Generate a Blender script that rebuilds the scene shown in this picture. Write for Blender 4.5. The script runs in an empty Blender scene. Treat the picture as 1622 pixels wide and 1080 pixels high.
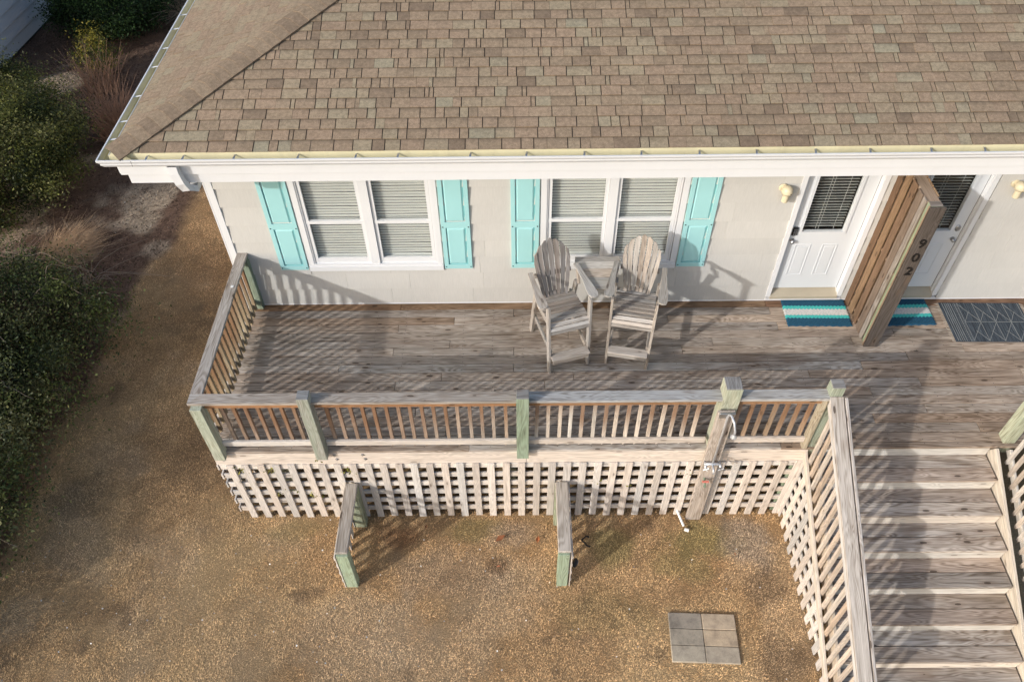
import bpy, math, random
import numpy as np
from mathutils import Vector, Matrix, Euler

random.seed(7)
RNG = np.random.default_rng(11)
SC = bpy.context.scene
C = SC.collection
PI = math.pi

# ------------------------------------------------------------------ camera, light, exposure
cam_d = bpy.data.cameras.new('camera')
cam = bpy.data.objects.new('camera', cam_d)
C.objects.link(cam)
SC.camera = cam
cam_d.sensor_fit = 'HORIZONTAL'
cam_d.sensor_width = 36.0
cam_d.lens = 36.0 * 1261.18 / 1622.0
cam_d.clip_start = 0.1
cam_d.clip_end = 2000.0
CAMP = Vector((4.2014, -7.9381, 8.1564))
yaw, pitch, roll = -0.01043, 0.84821, -0.0163
fw = Vector((math.sin(yaw) * math.cos(pitch), math.cos(yaw) * math.cos(pitch), -math.sin(pitch)))
r0 = Vector((math.cos(yaw), -math.sin(yaw), 0.0))
u0 = r0.cross(fw)
rt = math.cos(roll) * r0 + math.sin(roll) * u0
up = -math.sin(roll) * r0 + math.cos(roll) * u0
M = Matrix((rt, up, -fw)).transposed().to_4x4()
M.translation = CAMP
cam.matrix_world = M

SUN_DIR = Vector((1.30, 1.0, -0.72)).normalized()       # the way the light travels
world = bpy.data.worlds.new('World')
SC.world = world
world.use_nodes = True
wn = world.node_tree
wn.nodes.clear()
w_out = wn.nodes.new('ShaderNodeOutputWorld')
w_bg = wn.nodes.new('ShaderNodeBackground')
w_sky = wn.nodes.new('ShaderNodeTexSky')
w_sky.sky_type = 'NISHITA'
w_sky.sun_disc = False
w_sky.sun_elevation = math.asin(-SUN_DIR.z)
w_sky.sun_rotation = math.atan2(-SUN_DIR.x, -SUN_DIR.y) % (2 * PI)
w_sky.air_density = 1.0
w_sky.dust_density = 2.2
w_sky.ozone_density = 0.8
w_bg.inputs['Strength'].default_value = 0.15
wn.links.new(w_sky.outputs[0], w_bg.inputs['Color'])
wn.links.new(w_bg.outputs[0], w_out.inputs['Surface'])
sun_d = bpy.data.lights.new('sun', 'SUN')
sun_d.energy = 2.0
sun_d.angle = math.radians(1.3)
sun_d.color = (1.0, 0.98, 0.955)
sun = bpy.data.objects.new('sun', sun_d)
C.objects.link(sun)
sun.location = (-20, -15, 18)
sun.rotation_euler = SUN_DIR.to_track_quat('-Z', 'Y').to_euler()
SC.view_settings.view_transform = 'Standard'
SC.view_settings.look = 'None'
SC.view_settings.gamma = 1.0
SC.view_settings.use_curve_mapping = False
SC.view_settings.exposure = 0.54

G = -1.547            # ground level; the deck surface is z = 0

# ------------------------------------------------------------------ helpers
def tag(o, label=None, cat=None, group=None, kind=None):
    if label: o['label'] = label
    if cat: o['category'] = cat
    if group: o['group'] = group
    if kind: o['kind'] = kind
    return o

def thing(name, label, cat, loc=(0, 0, 0), rz=0.0, group=None):
    o = bpy.data.objects.new(name, None)
    o.empty_display_size = 0.2
    C.objects.link(o)
    o.location = loc
    o.rotation_euler = (0, 0, rz)
    tag(o, label, cat, group)
    return o

def wmat(o):
    """world matrix from plain transforms (no depsgraph needed)"""
    m = Matrix.LocRotScale(o.location, o.rotation_euler, o.scale)
    return wmat(o.parent) @ m if o.parent else m

def link(name, me, parent=None, mw=None, color=None, local=False):
    """link mesh as object; mw = world matrix (or local matrix if local)"""
    o = bpy.data.objects.new(name, me)
    C.objects.link(o)
    if parent is not None:
        o.parent = parent
        m = mw if mw is not None else Matrix()
        if not local:
            m = wmat(parent).inverted() @ m
    else:
        m = mw if mw is not None else Matrix()
    o.location, q, o.scale = m.decompose()
    o.rotation_euler = q.to_euler()
    if color is not None:
        o.color = (color[0], color[1], color[2], 1.0)
    return o

def mesh(name, verts, faces, mat=None, smooth=False):
    me = bpy.data.meshes.new(name)
    me.from_pydata([tuple(v) for v in verts], [], faces)
    if mat: me.materials.append(mat)
    if smooth: me.polygons.foreach_set('use_smooth', [True] * len(me.polygons))
    me.update()
    return me

def mesh_np(name, V, F, mat=None, k=4):
    """fast mesh from arrays; F is (n,k)"""
    me = bpy.data.meshes.new(name)
    V = np.asarray(V, np.float32); F = np.asarray(F, np.int32)
    me.vertices.add(len(V)); me.vertices.foreach_set('co', V.ravel())
    me.loops.add(F.size); me.loops.foreach_set('vertex_index', F.ravel())
    me.polygons.add(len(F))
    me.polygons.foreach_set('loop_start', np.arange(0, F.size, F.shape[1], dtype=np.int32))
    me.update(calc_edges=True)
    if mat: me.materials.append(mat)
    return me

_cb = {}
def chbox(l, w, t, mat, c=0.004):
    """box l x w x t centred on its origin, edges chamfered by c"""
    key = (round(l, 3), round(w, 4), round(t, 4), mat.name, c)
    if key in _cb: return _cb[key]
    c = min(c, l * .3, w * .3, t * .3)
    a, b, d = l / 2, w / 2, t / 2
    V = []; idx = {}
    for sx in (-1, 1):
        for sy in (-1, 1):
            for sz in (-1, 1):
                for ax in range(3):
                    p = [sx * (a - c), sy * (b - c), sz * (d - c)]
                    p[ax] = (sx * a, sy * b, sz * d)[ax]
                    idx[(sx, sy, sz, ax)] = len(V); V.append(p)
    F = []
    s = (-1, 1)
    for ax in range(3):
        o1, o2 = [i for i in range(3) if i != ax]
        for sg in s:
            q = []
            for u, v in ((-1, -1), (1, -1), (1, 1), (-1, 1)):
                k = [0, 0, 0]; k[ax] = sg; k[o1] = u; k[o2] = v
                q.append(idx[(k[0], k[1], k[2], ax)])
            F.append(q)
    for ax in range(3):            # edges run along ax
        o1, o2 = [i for i in range(3) if i != ax]
        for u in s:
            for v in s:
                k0 = [0, 0, 0]; k1 = [0, 0, 0]
                k0[ax] = -1; k1[ax] = 1; k0[o1] = k1[o1] = u; k0[o2] = k1[o2] = v
                F.append([idx[(*k0, o1)], idx[(*k1, o1)], idx[(*k1, o2)], idx[(*k0, o2)]])
    for sx in s:
        for sy in s:
            for sz in s:
                F.append([idx[(sx, sy, sz, i)] for i in range(3)])
    me = mesh('piece', V, F, mat)
    _fix_normals(me)
    _cb[key] = me
    return me

def _fix_normals(me):
    import bmesh
    bm = bmesh.new(); bm.from_mesh(me)
    bmesh.ops.recalc_face_normals(bm, faces=bm.faces[:])
    bm.to_mesh(me); bm.free(); me.update()

def frame(p0, p1, upv=(0, 0, 1)):
    p0 = Vector(p0); p1 = Vector(p1)
    x = (p1 - p0).normalized()
    z = Vector(upv); z = (z - x * z.dot(x)).normalized()
    y = z.cross(x)
    m = Matrix((x, y, z)).transposed().to_4x4()
    m.translation = (p0 + p1) / 2
    return m, (p1 - p0).length

def beam(name, parent, p0, p1, w, t, mat, upv=(0, 0, 1), color=None, c=0.004, local=False):
    """a board from p0 to p1: t thick along upv, w wide across"""
    m, l = frame(p0, p1, upv)
    return link(name, chbox(l, w, t, mat, c), parent, m, color, local)

def box(name, parent, lo, hi, mat, c=0.003, color=None, local=False):
    lo = Vector(lo); hi = Vector(hi)
    s = hi - lo
    m = Matrix.Translation((lo + hi) / 2)
    # long side becomes local x, so the grain follows it
    if s.x >= s.y and s.x >= s.z:
        return link(name, chbox(s.x, s.y, s.z, mat, c), parent, m, color, local)
    if s.z >= s.x and s.z >= s.y:
        m = m @ Euler((0, -PI / 2, 0)).to_matrix().to_4x4()
        return link(name, chbox(s.z, s.y, s.x, mat, c), parent, m, color, local)
    m = m @ Euler((0, 0, PI / 2)).to_matrix().to_4x4()
    return link(name, chbox(s.y, s.x, s.z, mat, c), parent, m, color, local)

class MB:
    """collects plain boxes / tubes / quads into one mesh"""
    def __init__(s): s.V = []; s.F = []
    def box(s, lo, hi):
        n = len(s.V)
        for x in (lo[0], hi[0]):
            for y in (lo[1], hi[1]):
                for z in (lo[2], hi[2]): s.V.append((x, y, z))
        for f in ((0, 1, 3, 2), (4, 6, 7, 5), (0, 4, 5, 1), (2, 3, 7, 6), (0, 2, 6, 4), (1, 5, 7, 3)):
            s.F.append([n + i for i in f])
        return s
    def tube(s, pts, r, seg=8, cap=True):
        pts = [Vector(p) for p in pts]
        n0 = len(s.V)
        rr = r if isinstance(r, (list, tuple)) else [r] * len(pts)
        a = None
        for i, p in enumerate(pts):
            d = (pts[min(i + 1, len(pts) - 1)] - pts[max(i - 1, 0)]).normalized()
            if a is None:
                a = d.orthogonal().normalized()
            else:
                a = (a - d * a.dot(d)).normalized()
            b = d.cross(a)
            for k in range(seg):
                t = 2 * PI * k / seg
                s.V.append(tuple(p + (a * math.cos(t) + b * math.sin(t)) * rr[i]))
        for i in range(len(pts) - 1):
            for k in range(seg):
                k2 = (k + 1) % seg
                s.F.append([n0 + i * seg + k, n0 + i * seg + k2, n0 + (i + 1) * seg + k2, n0 + (i + 1) * seg + k])
        if cap:
            s.F.append([n0 + k for k in range(seg)][::-1])
            s.F.append([n0 + (len(pts) - 1) * seg + k for k in range(seg)])
        return s
    def lathe(s, prof, m=Matrix(), seg=20):
        """prof: (radius, height) along local z"""
        n0 = len(s.V)
        for r, h in prof:
            for k in range(seg):
                t = 2 * PI * k / seg
                s.V.append(tuple(m @ Vector((r * math.cos(t), r * math.sin(t), h))))
        for i in range(len(prof) - 1):
            for k in range(seg):
                k2 = (k + 1) % seg
                s.F.append([n0 + i * seg + k, n0 + i * seg + k2, n0 + (i + 1) * seg + k2, n0 + (i + 1) * seg + k])
        s.F.append([n0 + k for k in range(seg)][::-1])
        s.F.append([n0 + (len(prof) - 1) * seg + k for k in range(seg)])
        return s
    def extr(s, prof, p0, p1, ax):
        """extrude closed 2D profile; prof gives full points with coordinate `ax` replaced"""
        n0 = len(s.V); n = len(prof)
        for val in (p0, p1):
            for p in prof:
                q = list(p); q.insert(ax, val); s.V.append(tuple(q))
        for k in range(n):
            k2 = (k + 1) % n
            s.F.append([n0 + k, n0 + k2, n0 + n + k2, n0 + n + k])
        s.F.append([n0 + k for k in range(n)][::-1]); s.F.append([n0 + n + k for k in range(n)])
        return s
    def build(s, name, mat, parent=None, smooth=False, mw=None, local=False, color=None, fix=True):
        me = mesh(name, s.V, s.F, mat, smooth)
        if fix: _fix_normals(me)
        return link(name, me, parent, mw, color, local)

def prism(name, parent, poly, t, mat, m, color=None, local=True, c=0.0):
    """flat outline poly (in its local xy) given thickness t (z), placed with matrix m"""
    n = len(poly)
    V = [(x, y, -t / 2) for x, y in poly] + [(x, y, t / 2) for x, y in poly]
    F = [list(range(n))[::-1], list(range(n, 2 * n))]
    for k in range(n):
        k2 = (k + 1) % n
        F.append([k, k2, n + k2, n + k])
    me = mesh(name, V, F, mat)
    _fix_normals(me)
    return link(name, me, parent, m, color, local)

# ------------------------------------------------------------------ node helpers
class NT:
    def __init__(s, name):
        s.m = bpy.data.materials.new(name); s.m.use_nodes = True
        s.t = s.m.node_tree; s.t.nodes.clear()
        s.out = s.t.nodes.new('ShaderNodeOutputMaterial')
        s.b = s.t.nodes.new('ShaderNodeBsdfPrincipled')
        s.t.links.new(s.b.outputs[0], s.out.inputs['Surface'])
    def n(s, typ, **kw):
        nd = s.t.nodes.new('ShaderNode' + typ)
        for k, v in kw.items():
            if k in ('operation', 'blend_type', 'data_type', 'attribute_name', 'attribute_type', 'feature', 'noise_dimensions', 'voronoi_dimensions', 'interpolation_type', 'wave_type', 'bands_direction', 'clamp'):
                setattr(nd, k, v)
        return nd
    def l(s, a, b): s.t.links.new(a, b)
    def val(s, sock, v):
        if hasattr(v, 'is_output') or isinstance(v, bpy.types.NodeSocket): s.l(v, sock)
        else: sock.default_value = v
    def math(s, op, a, b=0.0, c=None, clamp=False):
        nd = s.n('Math', operation=op); nd.use_clamp = clamp
        s.val(nd.inputs[0], a); s.val(nd.inputs[1], b)
        if c is not None: s.val(nd.inputs[2], c)
        return nd.outputs[0]
    def vmath(s, op, a, b):
        nd = s.n('VectorMath', operation=op)
        s.val(nd.inputs[0], a); s.val(nd.inputs[1], b)
        return nd.outputs[0]
    def noise(s, vec, scale, detail=3.0, rough=0.55, dist=0.0):
        nd = s.n('TexNoise')
        if vec is not None: s.l(vec, nd.inputs['Vector'])
        nd.inputs['Scale'].default_value = scale; nd.inputs['Detail'].default_value = detail
        nd.inputs['Roughness'].default_value = rough; nd.inputs['Distortion'].default_value = dist
        return nd.outputs[0]
    def ramp(s, fac, stops):
        nd = s.n('ValToRGB'); s.l(fac, nd.inputs[0])
        el = nd.color_ramp.elements
        while len(el) < len(stops): el.new(0.5)
        for e, (p, c) in zip(el, stops):
            e.position = p
            e.color = (c, c, c, 1) if not hasattr(c, '__len__') else (c[0], c[1], c[2], 1)
        return nd.outputs[0]
    def mix(s, fac, a, b, blend='MIX'):
        nd = s.n('Mix', data_type='RGBA', blend_type=blend)
        s.val(nd.inputs[0], fac)
        for sock, v in ((nd.inputs[6], a), (nd.inputs[7], b)):
            if isinstance(v, (tuple, list)): sock.default_value = (v[0], v[1], v[2], 1)
            else: s.val(sock, v)
        return nd.outputs[2]
    def bump(s, h, strength, dist=0.01):
        nd = s.n('Bump'); nd.inputs['Strength'].default_value = strength; nd.inputs['Distance'].default_value = dist
        s.l(h, nd.inputs['Height']); s.l(nd.outputs[0], s.b.inputs['Normal'])
    def base(s, v):
        if isinstance(v, (tuple, list)): s.b.inputs['Base Color'].default_value = (v[0], v[1], v[2], 1)
        else: s.l(v, s.b.inputs['Base Color'])
    def rough(s, v): s.val(s.b.inputs['Roughness'], v)
    def obj(s):
        return s.n('TexCoord').outputs['Object']
    def pos(s):
        return s.n('NewGeometry').outputs['Position']
    def info(s): return s.n('ObjectInfo')

def wood(name, contrast=1.0, stain=0.0, orange=False, knots=1.0, green=0.0, tintvar=0.16):
    s = NT(name)
    inf = s.info()
    co = s.obj()
    off = s.n('CombineXYZ')
    r = inf.outputs['Random']
    s.l(s.math('MULTIPLY', r, 37.0), off.inputs[0]); s.l(s.math('MULTIPLY', r, 91.0), off.inputs[1]); s.l(s.math('MULTIPLY', r, 53.0), off.inputs[2])
    v = s.vmath('ADD', co, off.outputs[0])
    g = s.noise(s.vmath('MULTIPLY', v, (0.8, 11, 11)), 1.6, 7, 0.68, 0.35)
    n2 = s.noise(s.vmath('MULTIPLY', v, (0.5, 5.5, 5.5)), 1.4, 2, 0.5, 0.6)
    ring = s.math('MULTIPLY_ADD', s.math('SINE', s.math('MULTIPLY', n2, 105.0)), 0.5, 0.5)
    f = s.noise(s.vmath('MULTIPLY', v, (2.2, 130, 130)), 1.5, 3, 0.7)
    mixv = s.math('ADD', s.math('MULTIPLY', g, 0.56), s.math('ADD', s.math('MULTIPLY', ring, 0.17), s.math('MULTIPLY', f, 0.32)))
    k = contrast
    col = s.ramp(mixv, [(0.30, (1 - .62 * k, 1 - .66 * k, 1 - .70 * k)), (0.46, (1 - .22 * k, 1 - .25 * k, 1 - .28 * k)),
                        (0.58, (1.02, 1.0, 0.98)), (0.75, (1 + .25 * k, 1 + .25 * k, 1 + .25 * k))])
    # per board value and warmth
    wn_ = s.n('TexWhiteNoise'); wn_.noise_dimensions = '1D'; s.l(r, wn_.inputs['W'])
    sep = s.n('SeparateColor'); s.l(wn_.outputs['Color'], sep.inputs[0])
    br = s.math('MULTIPLY_ADD', sep.outputs[0], tintvar * 2, 1 - tintvar)
    col = s.mix(1.0, col, inf.outputs['Color'], 'MULTIPLY')
    cc = s.n('CombineColor')
    s.l(s.math('MULTIPLY', br, s.math('MULTIPLY_ADD', sep.outputs[1], 0.10, 0.96)), cc.inputs[0])
    s.l(br, cc.inputs[1])
    s.l(s.math('MULTIPLY', br, s.math('MULTIPLY_ADD', sep.outputs[1], -0.09, 1.04)), cc.inputs[2])
    col = s.mix(1.0, col, cc.outputs[0], 'MULTIPLY')
    if orange:       # wood kept fresh under the cap: the upper end (local +x) stays orange, the lower end weathers pale
        sx = s.n('SeparateXYZ'); s.l(co, sx.inputs[0])
        w = s.math('ADD', sx.outputs[0], s.math('MULTIPLY_ADD', g, 0.5, -0.25))
        w = s.math('ADD', w, s.math('MULTIPLY_ADD', sep.outputs[2], 0.5, -0.25))
        m_ = s.n('MapRange'); m_.clamp = True; s.l(w, m_.inputs[0]); m_.inputs[1].default_value = -0.18; m_.inputs[2].default_value = 0.30
        oc = s.mix(g, (0.12, 0.060, 0.032), (0.31, 0.170, 0.090))
        col = s.mix(s.math('MULTIPLY', m_.outputs[0], 0.85), col, oc)
    if stain > 0:
        p = s.pos()
        a = s.noise(s.vmath('MULTIPLY', p, (0.55, 3.2, 1.0)), 1.0, 4, 0.62, 0.8)
        m_ = s.n('MapRange'); m_.clamp = True; s.l(a, m_.inputs[0]); m_.inputs[1].default_value = 0.50; m_.inputs[2].default_value = 0.72
        col = s.mix(s.math('MULTIPLY', m_.outputs[0], stain), col, s.mix(g, (0.05, 0.03, 0.018), (0.20, 0.115, 0.065)))
        a2 = s.noise(s.vmath('MULTIPLY', p, (1.1, 1.1, 1.1)), 1.7, 4, 0.6)
        col = s.mix(1.0, col, s.ramp(a2, [(0.3, 0.86), (0.7, 1.1)]), 'MULTIPLY')
    if green > 0:
        a = s.noise(s.vmath('MULTIPLY', v, (1.0, 7, 7)), 1.3, 4, 0.6)
        m_ = s.n('MapRange'); m_.clamp = True; s.l(a, m_.inputs[0]); m_.inputs[1].default_value = 0.36; m_.inputs[2].default_value = 0.62
        col = s.mix(s.math('MULTIPLY', m_.outputs[0], green), col, (0.31, 0.365, 0.28))
    if knots > 0:
        vo = s.n('TexVoronoi'); s.l(s.vmath('MULTIPLY', v, (2.4, 7.5, 7.5)), vo.inputs['Vector']); vo.inputs['Scale'].default_value = 1.0
        kd = s.math('LESS_THAN', vo.outputs['Distance'], 0.105)
        kh = s.n('MapRange'); kh.clamp = True; s.l(vo.outputs['Distance'], kh.inputs[0]); kh.inputs[1].default_value = 0.30; kh.inputs[2].default_value = 0.12
        col = s.mix(s.math('MULTIPLY', kh.outputs[0], 0.35 * knots), col, (0.16, 0.10, 0.06))
        col = s.mix(s.math('MULTIPLY', kd, 0.75 * knots), col, (0.035, 0.022, 0.015))
    s.base(col); s.rough(0.85)
    s.b.inputs['Specular IOR Level'].default_value = 0.25
    s.bump(s.math('ADD', s.math('MULTIPLY', g, 0.6), s.math('MULTIPLY', f, 0.5)), 0.6, 0.006)
    return s.m

def plain(name, col, rough=0.6, var=0.06, scale=3.0, metal=0.0, bump=0.0, dirt=0.0, dirtcol=(0.25, 0.2, 0.14)):
    s = NT(name)
    p = s.pos()
    a = s.noise(p, scale, 4, 0.6)
    c = s.mix(1.0, col, s.ramp(a, [(0.25, 1 - var), (0.75, 1 + var)]), 'MULTIPLY')
    if dirt > 0:
        d = s.noise(s.vmath('MULTIPLY', p, (3.0, 3.0, 1.0)), 2.3, 6, 0.7)
        m_ = s.n('MapRange'); m_.clamp = True; s.l(d, m_.inputs[0]); m_.inputs[1].default_value = 0.5; m_.inputs[2].default_value = 0.8
        c = s.mix(s.math('MULTIPLY', m_.outputs[0], dirt), c, dirtcol)
    s.base(c); s.rough(rough); s.b.inputs['Metallic'].default_value = metal
    if bump > 0:
        s.bump(s.noise(p, scale * 25, 3, 0.6), bump, 0.004)
    return s.m

# colours of timber, per object
GREY = (0.375, 0.330, 0.285)
PALE = (0.655, 0.610, 0.560)
SILV = (0.44, 0.415, 0.38)
M_DECK = wood('weathered deck timber', 1.3, 0.6)
M_WOOD = wood('weathered timber', 1.1, 0.0)
M_CHAIR = wood('silvered chair timber', 0.8, 0.0, knots=0.7, tintvar=0.12)
M_PALE = wood('sun bleached timber', 0.62, 0.0, knots=0.6, tintvar=0.09)
M_BAL = wood('baluster timber', 0.7, 0.0, orange=True, knots=0.2)
M_TREAT = wood('green treated timber', 1.15, 0.0, knots=0.4, green=0.5)
M_OAK = wood('brown cedar timber', 0.8, 0.0, knots=0.9, tintvar=0.12)
M_WHITE = plain('white trim paint', (0.69, 0.695, 0.70), 0.45, 0.03, 1.5, dirt=0.05)
M_GUTWHITE = plain('white gutter enamel', (0.69, 0.70, 0.71), 0.35, 0.03, 1.2, dirt=0.06)
M_GUTIN = plain('dusty gutter trough', (0.62, 0.57, 0.38), 0.6, 0.10, 2.5, dirt=0.35, dirtcol=(0.36, 0.32, 0.2))
M_DOOR = plain('white door paint', (0.63, 0.65, 0.67), 0.4, 0.02, 1.5)
M_AQUA = plain('aqua shutter paint', (0.34, 0.62, 0.625), 0.5, 0.04, 2.0)
M_AQUA2 = plain('aqua shutter groove paint', (0.20, 0.55, 0.54), 0.5, 0.04, 2.0)
M_DARKMETAL = plain('dark bronze metal', (0.035, 0.032, 0.03), 0.35, 0.1, 6, metal=0.7)
M_STEEL = plain('galvanised steel', (0.42, 0.43, 0.44), 0.35, 0.15, 9, metal=0.85)
M_CHROME = plain('chrome pipe', (0.60, 0.61, 0.63), 0.3, 0.12, 14, metal=0.5)
M_SLAT = plain('pale blind slats', (0.70, 0.705, 0.68), 0.55, 0.03, 3)
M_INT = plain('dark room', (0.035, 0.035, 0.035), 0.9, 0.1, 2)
M_CREAM = plain('cream lamp enamel', (0.62, 0.545, 0.38), 0.4, 0.05, 4)
M_THRESH = plain('tan threshold', (0.42, 0.37, 0.28), 0.6, 0.08, 5)
M_BLACK = plain('black rubber', (0.012, 0.012, 0.013), 0.6, 0.1, 5)
M_PVC = plain('white plastic pipe', (0.78, 0.78, 0.76), 0.4, 0.04, 5)
M_FOUND = plain('grey foundation block', (0.25, 0.24, 0.22), 0.9, 0.15, 4, bump=0.5)

def siding_mat(name, col):
    s = NT(name)
    p = s.pos(); inf = s.info()
    st = s.noise(s.vmath('MULTIPLY', p, (1.2, 1.2, 70)), 1.5, 3, 0.6)
    st2 = s.noise(s.vmath('MULTIPLY', p, (60, 60, 2.2)), 1.5, 2, 0.6)
    br = s.math('MULTIPLY_ADD', inf.outputs['Random'], 0.07, 0.965)
    c = s.mix(1.0, col, s.ramp(st2, [(0.3, 0.95), (0.7, 1.03)]), 'MULTIPLY')
    big = s.noise(p, 0.9, 3, 0.6)
    c = s.mix(1.0, c, s.ramp(big, [(0.3, 0.95), (0.7, 1.04)]), 'MULTIPLY')
    cc = s.n('CombineColor')
    for i in range(3): s.l(br, cc.inputs[i])
    s.base(s.mix(1.0, c, cc.outputs[0], 'MULTIPLY')); s.rough(0.75)
    s.bump(s.math('ADD', st2, s.math('MULTIPLY', st, 0.3)), 0.25, 0.004)
    return s.m
M_SIDING = siding_mat('pale greige siding', (0.525, 0.510, 0.475))
M_NSIDING = siding_mat('grey neighbour siding', (0.46, 0.47, 0.485))

def glass_mat():
    s = NT('window glass')
    t = s.n('BsdfTransparent'); g = s.n('BsdfGlossy'); g.inputs['Roughness'].default_value = 0.02
    t.inputs[0].default_value = (0.965, 0.975, 0.97, 1)
    lw = s.n('LayerWeight'); lw.inputs[0].default_value = 0.5
    frv = s.math('MULTIPLY_ADD', s.math('POWER', lw.outputs['Facing'], 5.0), 0.9, 0.03)
    mx = s.n('MixShader')
    s.l(frv, mx.inputs[0]); s.l(t.outputs[0], mx.inputs[1]); s.l(g.outputs[0], mx.inputs[2])
    s.l(mx.outputs[0], s.out.inputs['Surface'])
    return s.m
M_GLASS = glass_mat()

def shingle_mat(name, rampc):
    s = NT(name)
    at = s.n('Attribute'); at.attribute_name = 'tone'
    uv = s.n('UVMap')
    p = s.pos()
    sx = s.n('SeparateXYZ'); s.l(uv.outputs[0], sx.inputs[0])
    col = s.ramp(at.outputs['Fac'], rampc)
    gr = s.noise(p, 210, 3, 0.75)
    col = s.mix(1.0, col, s.ramp(gr, [(0.30, 0.55), (0.5, 0.98), (0.72, 1.5)]), 'MULTIPLY')
    g2 = s.noise(p, 22, 4, 0.65)
    col = s.mix(1.0, col, s.ramp(g2, [(0.3, 0.76), (0.7, 1.2)]), 'MULTIPLY')
    big = s.noise(p, 0.8, 3, 0.6)
    col = s.mix(1.0, col, s.ramp(big, [(0.3, 0.92), (0.7, 1.08)]), 'MULTIPLY')
    # printed shade band along the head of some tabs
    m_ = s.n('MapRange'); m_.clamp = True; s.l(sx.outputs[1], m_.inputs[0]); m_.inputs[1].default_value = 0.55; m_.inputs[2].default_value = 1.0
    band = s.math('MULTIPLY', m_.outputs[0], s.math('GREATER_THAN', s.math('FRACT', s.math('MULTIPLY', at.outputs['Fac'], 17.3)), 0.45))
    col = s.mix(s.math('MULTIPLY', band, 0.42), col, (0.085, 0.066, 0.05))
    l_ = s.n('MapRange'); l_.clamp = True; s.l(sx.outputs[1], l_.inputs[0]); l_.inputs[1].default_value = 0.86; l_.inputs[2].default_value = 0.95
    col = s.mix(s.math('MULTIPLY', l_.outputs[0], 0.62), col, (0.06, 0.047, 0.038))
    s.base(col); s.rough(0.95); s.b.inputs['Specular IOR Level'].default_value = 0.15
    s.bump(gr, 0.7, 0.004)
    return s.m
M_SHING = shingle_mat('laminated asphalt shingle', [
    (0.0, (0.190, 0.140, 0.098)), (0.16, (0.232, 0.172, 0.118)), (0.34, (0.285, 0.215, 0.145)), (0.55, (0.305, 0.222, 0.152)),
    (0.74, (0.312, 0.250, 0.168)), (0.9, (0.300, 0.262, 0.182)), (1.0, (0.315, 0.290, 0.215))])
M_FELT = plain('shingle backing', (0.05, 0.038, 0.03), 0.95, 0.1, 8)

# ------------------------------------------------------------------ noise in python (ground colours, foliage)
_LAT = RNG.random((256, 256))
def vnoise(x, y, f=1.0, seed=0):
    x = np.asarray(x) * f + 13.7 * seed + 100; y = np.asarray(y) * f + 7.1 * seed + 100
    xi = np.floor(x).astype(int); yi = np.floor(y).astype(int)
    fx = x - xi; fy = y - yi
    fx = fx * fx * (3 - 2 * fx); fy = fy * fy * (3 - 2 * fy)
    a = _LAT[xi % 256, yi % 256]; b = _LAT[(xi + 1) % 256, yi % 256]
    c = _LAT[xi % 256, (yi + 1) % 256]; d = _LAT[(xi + 1) % 256, (yi + 1) % 256]
    return (a * (1 - fx) + b * fx) * (1 - fy) + (c * (1 - fx) + d * fx) * fy
def fbm(x, y, f=1.0, seed=0, octv=4):
    t = 0; amp = 1; tot = 0
    for o in range(octv):
        t = t + amp * vnoise(x, y, f * 2 ** o, seed + o * 3); tot += amp; amp *= 0.55
    return t / tot
def sstep(a, b, v):
    t = np.clip((v - a) / (b - a), 0, 1); return t * t * (3 - 2 * t)

def bed_mask(x, y):
    """1 on the mulch and sand bed at the left, 0 on the lawn"""
    e = -2.35 + 0.25 * (fbm(x, y, 1.1, 5) - .5) * 3
    e = e - 0.25 * sstep(2.5, -2.0, y) + 0.55 * sstep(2.2, 5.5, y)
    return sstep(0.18, -0.18, np.asarray(x) - e)

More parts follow.
